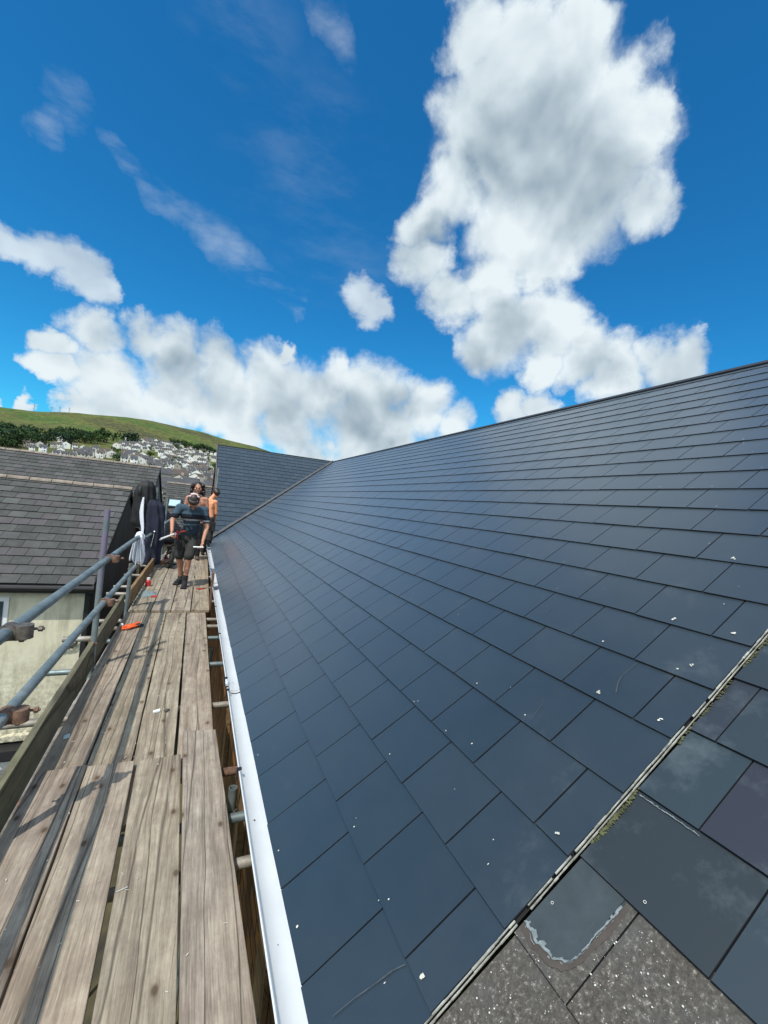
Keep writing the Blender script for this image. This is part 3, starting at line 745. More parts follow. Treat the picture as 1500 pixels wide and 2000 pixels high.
MATS['scratch'] = simple('slate_scratch', (0.055, 0.064, 0.068), .7, 0, .4, 30)
mb = MB()
for path in ([(.438, 4.945), (.447, 4.763), (.456, 4.597), (.422, 4.444), (.347, 4.256)], [(-.021, -.03), (.018, -.168), (.04, -.355), (.082, -.624), (.101, -.867)], [(.9, 3.2), (.93, 3.4), (.99, 3.55)], [(2.3, 5.2), (2.2, 5.35), (2.22, 5.6)]):
    for (u0, v0), (u1_, v1_) in zip(path, path[1:]):
        w = random.uniform(.0025, .006); d = math.hypot(u1_ - u0, (v1_ - v0) * .8); nu, nv_ = -(v1_ - v0) * .8 / d * w, (u1_ - u0) / d * w / .8
        mb.face([roof(u0 + nu, v0 + nv_, slab_h(v0 + 1e-4) + .001), roof(u0 - nu, v0 - nv_, slab_h(v0 + 1e-4) + .001), roof(u1_ - nu, v1_ - nv_, slab_h(v1_ + 1e-4) + .001), roof(u1_ + nu, v1_ + nv_, slab_h(v1_ + 1e-4) + .001)])
P(mb.build('scratches', 'scratch'))

# ------------------------------------------------------------------ scaffold
def board(name, quad, zt, zb, mat, label, cat='board', group='scaffold boards', bands=True):
    """quad: four plan corners (near-left, near-right, far-right, far-left)"""
    c = Vector(((quad[0][0] + quad[1][0]) / 2, (quad[0][1] + quad[1][1]) / 2, zt))
    mb = MB(); n = 12; vs = []; fs = []
    rs = random.random() * 50
    for i in range(n + 1):
        t = i / n
        l = Vector(quad[0]).lerp(Vector(quad[3]), t); r = Vector(quad[1]).lerp(Vector(quad[2]), t)
        jl = .004 * noise.noise((t * 9, rs, 0)); jr = .004 * noise.noise((t * 9, rs, 7)); w = .0025 * noise.noise((t * 3, rs, 3))
        cup = .0015
        vs += [(l.x + jl, l.y, zb + w), (l.x + jl, l.y, zt + w), ((l.x + r.x) / 2, (l.y + r.y) / 2, zt + w - cup), (r.x + jr, r.y, zt + w), (r.x + jr, r.y, zb + w)]
    for i in range(n):
        for j in range(4):
            a = i * 5 + j; fs.append((a, a + 5, a + 6, a + 1))
        a = i * 5; fs.append((a + 4, a + 9, a + 5, a))
    fs.append((0, 1, 2, 3, 4)); k = n * 5; fs.append((k + 4, k + 3, k + 2, k + 1, k))
    mb.idx(vs, fs)
    o = mb.build(name, mat, bev=.003, loc=c)
    tag(o, label, cat, group)
    return o
B = 'scaffold_board'
NZ, MZ, FZ = (-1.6, -1.638), (-1.638, -1.676), (-1.60, -1.638)
board(B, [(-.612, -1.2), (-.352, -1.2), (-.434, 2.79), (-.660, 2.78)], *NZ, 'board', 'nearest scaffold board against the mossy toe board, shaded along one edge')
board(B, [(-.338, -1.2), (-.108, -1.2), (-.199, 2.77), (-.426, 2.775)], *NZ, 'board', 'near scaffold board second from the toe board, crossed by rail shadows')
board(B, [(-.075, -1.2), (.150, -1.2), (.048, 2.775), (-.181, 2.76)], *NZ, 'board', 'near scaffold board just right of the widest dark gap')
board(B, [(.160, -1.2), (.388, -1.2), (.256, 3.02), (.052, 3.05)], *NZ, 'board', 'near scaffold board at the edge beside the white gutter')
board(B, [(-.668, 2.3), (-.450, 2.3), (-.486, 6.28), (-.712, 6.28)], *MZ, 'board', 'middle scaffold board along the toe board, with the orange strap on it')
board(B, [(-.436, 2.35), (-.218, 2.35), (-.250, 6.27), (-.480, 6.27)], *MZ, 'board', 'middle scaffold board second from the toe board')
board(B, [(-.206, 2.3), (.012, 2.3), (-.008, 6.265), (-.243, 6.265)], *MZ, 'board', 'middle scaffold board carrying the two small pale chips')
board(B, [(.030, 2.6), (.246, 2.6), (.236, 6.26), (.006, 6.26)], *MZ, 'board', 'middle scaffold board at the edge above the poking tube ends')
board(B, [(-.675, 6.22), (-.435, 6.22), (-.41, 12.2), (-.64, 12.2)], *FZ, 'board', 'far scaffold board with the clear plastic bag lying on it')
board(B, [(-.425, 6.20), (-.200, 6.22), (-.165, 12.3), (-.395, 12.3)], *FZ, 'board', 'far scaffold board running to the left foot of the bending man')
board(B, [(-.190, 6.22), (.040, 6.20), (.105, 12.25), (-.145, 12.25)], *FZ, 'board', 'far scaffold board under the boots of the man in the T-shirt')
board(B, [(.055, 6.22), (.282, 6.22), (.365, 12.4), (.125, 12.4)], *FZ, 'board', 'far scaffold board beside the gutter, with the red pen on it')
# toe boards
def toe(p0, p1, z0, z1, th, mat, label):
    p0 = Vector((p0[0], p0[1], 0)); p1 = Vector((p1[0], p1[1], 0)); d = (p1 - p0).normalized(); n_ = Vector((d.y, -d.x, 0))
    mb = MB(); n = 14; vs = []; fs = []
    for i in range(n + 1):
        q = p0.lerp(p1, i / n); w = .004 * noise.noise((i * .7, p0.y, z1)); w2 = .003 * noise.noise((i * .6, p0.y, 9))
        vs += [tuple(q + Vector((w2, 0, z0))), tuple(q + Vector((w2 - .012, 0, z1 + w))), tuple(q - n_ * th + Vector((w2 - .012, 0, z1 + w))), tuple(q - n_ * th + Vector((w2, 0, z0)))]
    for i in range(n):
        for j in range(4):
            a = i * 4 + j; b = i * 4 + (j + 1) % 4; fs.append((a, b, b + 4, a + 4))
    fs.append((3, 2, 1, 0)); k = n * 4; fs.append((k, k + 1, k + 2, k + 3))
    mb.idx(vs, fs); o = mb.build('toe_board', mat, bev=.003, loc=(p0.x, p0.y, z0)); tag(o, label, 'toe board', 'toe boards'); return o
toe((-.628, .2), (-.738, 6.26), -1.612, -1.405, .038, 'toeboard', 'long mossy grey toe board on edge along the near walkway')
toe((-.690, 6.42), (-.665, 10.2), -1.60, -1.39, .038, 'toefresh', 'browner toe board on edge beyond the near one, with an end sawn clean')
# tubes
TR = .0242
def tube(name, p0, p1, mat, label, cat, group, parts=None):
    c = Vector(p0); mb = MB(); mb.tube([p0, p1], TR, 18, ri=.0205); o = mb.build(name, mat, loc=c); smooth_by_angle(o, 35)
    return tag(o, label, cat, group)
G1, G2, G3 = 'scaffold guard rails', 'scaffold standards', 'scaffold transoms'
tube('guard_rail', (-.668, -.6, -.655), (-.664, 6.42, -.655), 'steel', 'top scaffold rail of blue grey tube ending under the white cloth', 'scaffold tube', G1)
tube('guard_rail', (-.672, -.6, -1.035), (-.668, 6.40, -1.045), 'steel', 'lower scaffold rail of blue grey tube beneath the top rail', 'scaffold tube', G1)
tube('standard', (-.742, 4.36, GROUND), (-.722, 4.39, -.235), 'purple', 'upright tube with purple marks clamped behind both rails', 'scaffold tube', G2)
tube('standard', (-.745, 2.16, GROUND), (-.735, 2.16, -.63), 'steel', 'nearest upright tube outside the rails at the photo edge', 'scaffold tube', G2)
tube('standard', (-.735, 6.36, GROUND), (-.725, 6.36, -1.02), 'steel', 'short upright tube below the white cloth', 'scaffold tube', G2)
tube('standard', (-.80, 9.75, GROUND), (-.78, 9.75, .02), 'steel', 'upright tube hidden inside the hanging black coat', 'scaffold tube', G2)
tube('standard', (.331, 2.44, GROUND), (.331, 2.44, -1.640), 'steel', 'open topped upright tube end beside the near gutter', 'scaffold tube', G2)
tube('standard', (.310, 5.35, GROUND), (.310, 5.35, -1.83), 'steel', 'open topped upright tube end further along between boards and gutter', 'scaffold tube', G2)
tube('standard', (.43, 12.35, GROUND), (.43, 12.35, .72), 'steel', 'tall upright tube at the left edge of the far wing roof', 'scaffold tube', G2)
for x, z, nm in ((-.72, -1.745, 'outer ledger tube running under the toe board side'), (.13, -1.755, 'inner ledger tube running under the boards near the wall')):
    tube('ledger', (x + (.06 if x > 0 else 0), -.8, z), (x + (.06 if x > 0 else 0), 12.4, z), 'pale', nm, 'scaffold tube', 'scaffold ledgers')
TRS = [(1.315, .30, 'pale', 'tube end nearest the camera, just under the gutter'), (1.978, .36, 'pale', 'thick pale tube end second from the camera beside the gutter'),
       (2.277, .36, 'steel', 'dark grey tube end just beyond the near open upright'), (2.683, .38, 'rust', 'rusty brown tube end beside the gutter'),
       (3.576, .36, 'pale', 'pale tube end by the brown bricks, below the black gutter clips'), (4.465, .36, 'steel', 'grey tube end beside the far open upright'),
       (5.294, .37, 'steel', 'slim grey tube end midway along the gutter'), (5.764, .37, 'pale', 'nearer of the two close tube ends at the board joint'),
       (6.081, .37, 'pale', 'further of the two close tube ends at the board joint'), (6.95, .36, 'pale', 'tube end beneath the far boards near the red pen'),
       (7.95, .36, 'pale', 'pale tube crossing under the far boards below the brown toe board'), (9.0, .36, 'pale', 'tube crossing under the far boards left of the bending man'), (10.1, .36, 'pale', 'farthest tube end poking out past the far toe board')]
for y, xr, mt, lb in TRS:
    xl = {1.315: -.75, 1.978: -.75, 2.277: -.72, 2.683: -.7, 3.576: -1.30, 4.465: -1.12, 5.294: -.9, 5.764: -.98, 6.081: -.98}.get(y, -1.12)
    tube('transom', (xl, y, -1.703 if y < 6.2 else -1.664), (xr + .035, y + .01, -1.703 if y < 6.2 else -1.664), mt, lb, 'scaffold tube', G3)
tube('transom', (-1.30, 3.50, -1.675), (-.74, 3.51, -1.675), 'pale', 'pale tube lying beside the thick tube outside the toe board', 'scaffold tube', G3)
tube('transom', (-1.13, 7.42, -1.662), (-.70, 7.42, -1.662), 'pale', 'pale tube end poking out left where the brown toe board starts', 'scaffold tube', G3)
tube('transom', (-.98, 4.50, -1.42), (-.74, 4.50, -1.42), 'pale', 'short bright tube stub beside the purple marked upright', 'scaffold tube', G3)
tube('brace', (-.83, 9.0, -.95), (-.25, 15.0, -.45), 'steel', 'distant sloping rail behind the hanging coat', 'scaffold tube', G1)
tube('standard', (-.80, 13.2, GROUND), (-.78, 13.2, -.25), 'steel', 'distant thin upright right of the hanging coat', 'scaffold tube', G2)
# timber upright in the gap
mb = MB(); mb.box(.286, .314, 6.42, 6.66, -1.95, -1.13); tag(mb.build('timber_offcut', 'fascia', bev=.003), 'dark brown timber offcut standing between the boards and the gutter', 'timber')
# couplers
def coupler(p, ax1, ax2, label, mat='rust', s=1.0):
    """two half shells round the tubes plus bolts"""
    r = empty('coupler', p); tag(r, label, 'coupler', 'scaffold couplers')
    ax1 = Vector(ax1).normalized(); ax2 = Vector(ax2).normalized(); off = ax1.cross(ax2).normalized()
    mb = MB(); mb.tube([-ax1 * .028, ax1 * .028], .034, 12); o = mb.build('clamp', mat, r); smooth_by_angle(o)
    mb = MB(); mb.tube([off * .052 - ax2 * .028, off * .052 + ax2 * .028], .034, 12); o2 = mb.build('clamp', mat, r); smooth_by_angle(o2)
    for k, (base, ax, oth) in enumerate(((Vector((0, 0, 0)), ax1, ax2), (off * .052, ax2, ax1))):
        sd = oth * (1 if k else -1)
        mb = MB(); q = base + sd * .034
        mb.tube([q - off * .05, q + off * .062], .0062, 8); mb.tube([q + off * .04, q + off * .055], .0125, 6); mb.bar(q - off * .02 - ax * .018, q - off * .02 + ax * .018, .02, .012)
        mb.build('bolt', mat, r)
    return r
coupler((-.667, 4.31, -.655), (0, 1, 0), (0, 0, 1), 'rusty coupler clamping the top rail to the purple marked upright')
coupler((-.671, 4.32, -1.042), (0, 1, 0), (0, 0, 1), 'rusty coupler clamping the lower rail to the purple marked upright')
coupler((-.667, 2.20, -.655), (0, 1, 0), (0, 0, 1), 'heavy grey coupler on the top rail near the photo edge', 'coup')
coupler((-.671, 2.27, -1.042), (0, 1, 0), (0, 0, 1), 'brownish coupler on the lower rail near the photo edge')
coupler((-.70, 6.30, -1.05), (0, 1, 0), (0, 0, 1), 'small coupler where the lower rail ends by the cloth', 'coup')
coupler((-.735, 4.45, -1.42), (1, 0, 0), (0, 0, 1), 'rust brown coupler resting on the top edge of the toe board')
coupler((.331, 2.44, -1.79), (0, 0, 1), (1, 0, 0), 'dark coupler low on the near open upright', 'coup')

# ------------------------------------------------------------------ ground and hills
SKYL = [(-180, 4.0), (-60, 4.5), (-35, 5.5), (-24, 6.2), (-19.2, 6.46), (-16.8, 6.61), (-13, 7.31), (-8.3, 7.8), (-5.7, 7.84), (0, 7.5), (2.44, 7.07), (6.24, 6.72), (8.9, 6.1), (12, 4.9), (18, 3.4), (40, 2.6), (90, 3.5), (180, 4.0)]
PR = [(0, GROUND), (60, GROUND), (100, -6.0), (150, -4), (220, -1), (300, 5), (400, 14), (500, 26), (600, 40), (700, 55), (800, 71), (900, 88), (1050, 118), (1200, 150), (1400, 192.8), (1500, 200), (1800, 190), (3000, 120), (6000, -60)]
PRr = [p[0] for p in PR]; PRz = [p[1] for p in PR]
def terr(az, r):
    e = np.interp(az, [s[0] for s in SKYL], [s[1] for s in SKYL])
    z = np.interp(r, PRr, PRz)
    k = math.tan(R_(e)) / math.tan(R_(7.84))
    w = min(1, max(0, (r - 250) / 700))
    x, y = r * math.sin(R_(az)), r * math.cos(R_(az))
    bump_ = noise.noise((x / 160, y / 160, 3)) * 7 * w * (1 if r < 1250 else .25) + noise.noise((x / 45, y / 45, 8)) * 2.0 * w * (1 if r < 1250 else .5)
    return (z * k if z > 0 else z) * 1.0 + bump_
azs = list(np.arange(-180, -30, 5.)) + list(np.arange(-30, 20, .3)) + list(np.arange(20, 180, 5.))
rs = [0.5, 8, 20, 40, 60, 80, 100, 125] + list(np.arange(150, 1000, 14.)) + list(np.arange(1000, 1420, 12.)) + [1440, 1470, 1500, 1600, 1800, 2300, 3000, 6000]
vs = []; cov = []
for az in azs:
    for r in rs:
        x, y = r * math.sin(R_(az)), r * math.cos(R_(az)); vs.append((x, y, terr(az, r)))
        # land cover: 0 urban/grey, 0.5 olive hill, 1 bright pasture
        if r < 260: c = 0.0
        else:
            c = 0.5 + 0.28 * noise.noise((x / 210, y / 210, 0)) + .12 * noise.noise((x / 60, y / 60, 4))
            if r > 820:
                band = math.sin(az * .55 + (r - 900) / 95 + 1.2)
                c += .22 * band
                if 900 < r < 1060 and -1.5 < az < 7: c += .45 * max(0, 1 - abs(r - 985 + az * 16) / 60)
            elif r < 560: c -= .18
        cov.append(min(1, max(0, c)))
nr = len(rs); na = len(azs); fs = []
for i in range(na):
    for j in range(nr - 1):
        a = i * nr + j; b = ((i + 1) % na) * nr + j; fs.append((a, a + 1, b + 1, b))
me = bpy.data.meshes.new('ground'); me.from_pydata(vs, [], fs)
at = me.attributes.new('cover', 'FLOAT', 'POINT'); at.data.foreach_set('value', cov)
me.polygons.foreach_set('use_smooth', [True] * len(me.polygons))
M_ = Mat('hillside', 0.95, 0, 0.1)
cv = M_.attr('cover').outputs['Fac']; v = M_.coords()
n1 = M_.noise(v, .02, 8, .65); n2 = M_.noise(v, .11, 6, .7); n3 = M_.noise(v, .045, 7, .7)
q = M_.math('ADD', cv, M_.math('MULTIPLY', M_.math('SUBTRACT', n1, .5), 1.5))
c = M_.ramp(q, [(0.0, (0.045, 0.042, 0.036)), (0.16, (0.055, 0.055, 0.03)), (0.32, (0.078, 0.084, 0.026)), (0.5, (0.110, 0.120, 0.032)), (0.66, (0.080, 0.118, 0.024)), (0.88, (0.042, 0.095, 0.018))])
c = M_.mix(M_.rng(n3, .50, .58, 0, .75), c, (0.065, 0.06, 0.028)); c = M_.mix(M_.rng(n2, .50, .60, 0, .6), c, (0.045, 0.07, 0.018)); c = M_.mix(M_.rng(n2, .48, .38, 0, .55), c, (0.20, 0.175, 0.07))
M_.col(c); me.materials.append(M_.m)
g = bpy.data.objects.new('ground', me); COL.objects.link(g); tag(g, 'valley floor and green moorland hill', kind='structure')
def gz(x, y): return terr(math.degrees(math.atan2(x, y)), math.hypot(x, y))
def polar(az, r): return r * math.sin(R_(az)), r * math.cos(R_(az))

# dark bracken patches and paths are left to the material; pylons on the skyline
for az in (-16.6, -15.2, -14.5, -13.7):
    x, y = polar(az, 1395); z = terr(az, 1395); mb = MB(); h = 14 if az > -16 else 18
    for sx in (-1, 1):
        for sy in (-1, 1): mb.bar((sx * 1.6, sy * 1.6, -1), (sx * .25, sy * .25, h), .18, .18)
    o = mb.build('mast', 'coup'); 
    for hh in (.72, .86): 
        mb = MB(); mb.bar((-3.4, 0, h * hh), (3.4, 0, h * hh), .2, .2); mb.build('crossarm', 'coup', o)
    o.location = (x, y, z); tag(o, 'tiny lattice mast standing on the left part of the hill skyline', 'mast', 'masts on the skyline')

# houses across the valley
hm = []
for w_ in ((.64, .62, .57), (.50, .47, .40), (.32, .29, .245), (.72, .71, .68)):
    hm.append(simple('house_render', w_, .9, 0, .1, .3))
rm = [simple('far_roof_slate', (.060, .060, .064), .8, 0, .3, .5), simple('far_roof_brown', (.085, .065, .055), .85, 0, .3, .5)]
dk = simple('dark_window', (.03, .035, .04), .3)
protos = []
def far_house(wi, ri, w=6.0, d=8.5, h=5.4, rh=2.6, bay=False):
    mb = MB(); mb.box(-w / 2, w / 2, -d / 2, d / 2, -6, h)
    mb.face([(-w / 2, -d / 2, h), (-w / 2, d / 2, h), (-w / 2, 0, h + rh)][::-1]); mb.face([(w / 2, -d / 2, h), (w / 2, d / 2, h), (w / 2, 0, h + rh)])
    for sy in (-1, 1):
        for wx in (-1, 1):
            for wz in (1.2, 3.7):
                y = sy * (d / 2 + .04); x = wx * w * .25
                p = [(x - .55, y, wz), (x + .55, y, wz), (x + .55, y, wz + 1.2), (x - .55, y, wz + 1.2)]; mb.face(p if sy < 0 else p[::-1], 1)
    for sx in (-1, 1):
        y = 0; x = sx * (w / 2 + .04); p = [(x, y - .5, 3.6), (x, y + .5, 3.6), (x, y + .5, 4.9), (x, y - .5, 4.9)]; mb.face(p if sx > 0 else p[::-1], 1)
    if bay: mb.box(-w / 2 + .4, -w / 2 + 2.6, -d / 2 - 1.0, -d / 2 + .1, -5, 2.6)
    o = mb.build('terraced_house', [hm[wi], dk])
    mb = MB(); e_ = .35; t = .18
    for s_ in (-1, 1):
        a = (-w / 2 - .1, s_ * (d / 2 + e_), h - .22); b = (w / 2 + .1, s_ * (d / 2 + e_), h - .22); c1 = (w / 2 + .1, 0, h + rh + .05); c2 = (-w / 2 - .1, 0, h + rh + .05)
        up = lambda p: (p[0], p[1], p[2] + t)
        q = [a, b, c1, c2] if s_ < 0 else [b, a, c2, c1]
        mb.hexa(q, [up(p) for p in q])
    r = mb.build('roof', rm[ri], o)
    mb = MB(); mb.box(w / 2 - .5, w / 2 + .3, -.45, .45, h + rh - .9, h + rh + 1.2); mb.build('chimney', hm[2], r)
    return o
for wi in range(4):
    for ri in range(2): protos.append(far_house(wi, ri, bay=(wi + ri) % 2 == 1))
used = set()
cnt = 0
HG = 'terraced houses in rows across the valley'
def place_house(k, x, y, rz, label=None, s=1.0, z=None):
    global cnt
    o = protos[k] if k not in used else tree_copy(protos[k])
    used.add(k)
    o.location = (x, y, gz(x, y) if z is None else z); o.rotation_euler.z = rz; o.scale = (s, s, s)
    tag(o, label or 'small pale rendered house packed into the terraces on the far hillside', 'house', HG)
    cnt += 1
ORD = 'first second third fourth fifth sixth seventh eighth ninth tenth eleventh twelfth thirteenth fourteenth fifteenth sixteenth seventeenth eighteenth nineteenth twentieth'.split()
ORD += ['twenty-' + x for x in ORD[:9]] + ['thirtieth'] + ['thirty-' + x for x in ORD[:9]] + ['fortieth'] + ['forty-' + x for x in ORD[:9]]
for ri_, (r, a0, a1) in enumerate([(860, -7.2, -1.2), (826, -7.6, 2.6), (790, -8.5, -1.0), (752, -7, 2.8), (716, -12, 0.5), (684, -9, 2.8), (646, -15, 1.0), (612, -8, 2.8), (578, -16.5, 0), (546, -17.5, 2.8), (512, -17.5, 1.5), (478, -17, 2.8), (446, -15, 2.8), (414, -6, 2.8), (380, -5, 2.8), (350, -5, 2.8)]):
    nth = 0
    az = a0 + random.uniform(0, .6)
    tilt = random.uniform(-.35, .35)
    while az < a1 and cnt < 296:
        rr = r + (az - (a0 + a1) / 2) * tilt * 6 + random.uniform(-3, 3)
        x, y = polar(az, rr)
        dens_ = .95 if az > -8.5 else .88
        if noise.noise((x / 38, y / 38, 2)) < -.30 - (0.0 if az > -9 else -.25) or random.random() > dens_:
            az += math.degrees(7 / r); continue
        if 545 < rr < 600 and -1.6 < az < .8: az += math.degrees(7 / r); continue
        k = random.choices(range(8), [6, 3, 3, 1, 1.0, .4, 8, 3])[0]
        gable = random.random() < .22
        nth += 1; cw = ['white', 'cream', 'grey', 'bright white'][k // 2]; cr_ = ['slate', 'brown'][k % 2]; o_ = lambda n: ORD[n] if n < len(ORD) else 'far right'
        place_house(k, x, y, -R_(az) + (R_(90) if gable else 0) + tilt * .25 + random.uniform(-.04, .04), s=random.uniform(.70, 1.02), label='%s house, %s roof, %s, %s from left in %s terrace row downhill' % (cw, cr_, 'gable-on' if gable else 'front-on', o_(nth - 1), ORD[ri_]))
        az += math.degrees((5.5 if not gable else 8) / r) * random.choice([1, 1, 1, 1.35])

# trees
def leaf_mat(name, c):
    M_ = Mat(name, .8, 0, .2); rnd = M_.attr('rnd').outputs['Fac']
    M_.col(M_.ramp(rnd, [(0, tuple(x * .45 for x in c)), (.5, c), (1, tuple(x * 1.7 for x in c))])); return M_.m
lm = [leaf_mat('dark_foliage', (.030, .058, .018)), leaf_mat('mid_foliage', (.046, .084, .022)), leaf_mat('bluish_foliage', (.014, .034, .018))]
tps = []
for k in range(5):
    rg = random.Random(k + 3); mb = MB()
    clumps = [(rg.gauss(0, 2.3), rg.gauss(0, 2.3), rg.uniform(3.2, 8.6), rg.uniform(1.2, 2.5)) for _ in range(11)]
    for i in range(420):
        cx, cy, cz, cr_ = rg.choice(clumps)
        d = Vector((rg.gauss(0, 1), rg.gauss(0, 1), rg.gauss(0, .8))).normalized() * cr_ * rg.uniform(.55, 1.05)
        p = Vector((cx, cy, cz)) + d; s_ = rg.uniform(.35, .75)
        a = Vector((rg.gauss(0, 1), rg.gauss(0, 1), rg.gauss(0, 1))).normalized(); b = a.cross(Vector((rg.gauss(0, 1), rg.gauss(0, 1), rg.gauss(0, 1)))).normalized()
        mb.face([p - a * s_, p + b * s_ * .6, p + a * s_, p - b * s_ * .7], 0, rg.random())
    tr = MB(); tr.tube([(0, 0, -2), (.1, 0, 2.5), (.0, .2, 6.5)], [.42, .3, .1], 8)
    for c_ in clumps[:5]: tr.tube([(.05, .05, 2.8), (c_[0] * .8, c_[1] * .8, c_[2] - .3)], [.16, .05], 5)
    o = tr.build('tree', 'leather'); o.name = 'tree'
    c2 = mb.build('crown', lm[k % 3], o, attrs=True); tps.append(o)
tused = set()
def place_tree(k, x, y, s, label='dark round tree in the wooded patch on the far hillside', group='trees in the wooded patch'):
    o = tps[k] if k not in tused else tree_copy(tps[k]); tused.add(k)
    o.location = (x, y, gz(x, y) - 1.6 * s); o.scale = (s * random.uniform(.9, 1.2), s * random.uniform(.9, 1.2), s); o.rotation_euler.z = random.uniform(0, 6)
    tag(o, label, 'tree', group)
tn = 0
while tn < 84:
    az = random.uniform(-21, -8.6); r = random.uniform(470, 790)
    top = np.interp(az, [-21, -17, -13.5, -11, -8.6], [800, 760, 740, 700, 640]); bot = np.interp(az, [-21, -16, -12, -8.6], [420, 590, 620, 610])
    if r > top or r < bot: continue
    x, y = polar(az, r)
    if noise.noise((x / 50, y / 50, 6)) < -.05: continue
    place_tree(random.choice([0, 2, 3]) if az < -12 else random.choice([0, 1, 3]), x, y, random.uniform(1.1, 2.1)); tn += 1
for i, (az, r, s) in enumerate([(-10.7, 735, 2.5), (-10.1, 742, 2.2), (-8.0, 742, 2.6), (-7.5, 748, 2.1), (-13.2, 790, 1.8), (-12.6, 785, 1.7)]):
    x, y = polar(az, r); place_tree([0, 3, 2, 0, 2, 3][i], x, y, s, ['tallest dark tree at the left of the close pair on the open slope', 'dark tree at the right of the close pair on the open slope', 'biggest round dark tree alone above the middle terraces', 'smaller round tree touching the biggest lone one', 'left of two small trees high above the wooded patch', 'right of two small trees high above the wooded patch'][i], 'large trees above the terraces')
for i in range(70):
    az = random.uniform(-3.6, 3.2); r = random.uniform(872, 925)
    x, y = polar(az, r)
    place_tree(random.choice([0, 1, 2, 4]), x, y, random.uniform(.7, 1.6), 'tree in the belt between the highest terraces and the pasture', 'trees in the belt above the town')
for i in range(60):
    az = random.uniform(-9.5, 3); r = random.uniform(340, 850); x, y = polar(az, r)
    place_tree(random.choice([0, 1, 4]), x, y, random.uniform(.45, .95), 'small garden tree between the far terraced houses', 'garden trees in the town')

# middle distance roofs behind the men
M_ = None
for i, (az, r, w, d, h, wi, rz, lb) in enumerate([
    (-3.2, 132, 16, 9, 5.2, 2, .1, 'long low grey roof below the town, left of the men'),
    (-2.2, 165, 9, 10, 6.0, 1, 1.45, 'brown house whose gable with pale edges faces the camera'),
    (-.7, 150, 8, 9, 5.6, 3, .5, 'pale house above the long haired man'),
    (.6, 175, 8, 8, 6.2, 0, .9, 'white gabled house near the tall far upright'),
    (1.6, 140, 8, 9, 5.5, 3, .2, 'white ended house beside the tall far upright'),
    (-.2, 215, 9, 9, 7, 0, 1.2, 'pale house in the second row behind the men'),
    (1.2, 240, 9, 9, 7.5, 3, .4, 'white house in the second row near the wing roof edge'),
    (-2.6, 255, 10, 9, 7.0, 1, .2, 'cream house in the second row left of the men'),
    (-4.6, 245, 12, 9, 7.0, 2, .1, 'grey house just over the left ridge end')]):
    o = far_house(wi, i % 2, w, d, h, 2.8); x, y = polar(az, r); o.location = (x, y, gz(x, y)); o.rotation_euler.z = rz - R_(az); tag(o, lb, 'house')
for i in range(9):
    az = random.uniform(-3.8, 1.5); r = random.uniform(95, 125); x, y = polar(az, r)
    place_tree(random.choice([0, 1, 4]), x, y, random.uniform(.35, .55), 'dark bushy tree behind the nearest slate roof', 'bushy trees behind the nearest roofs')

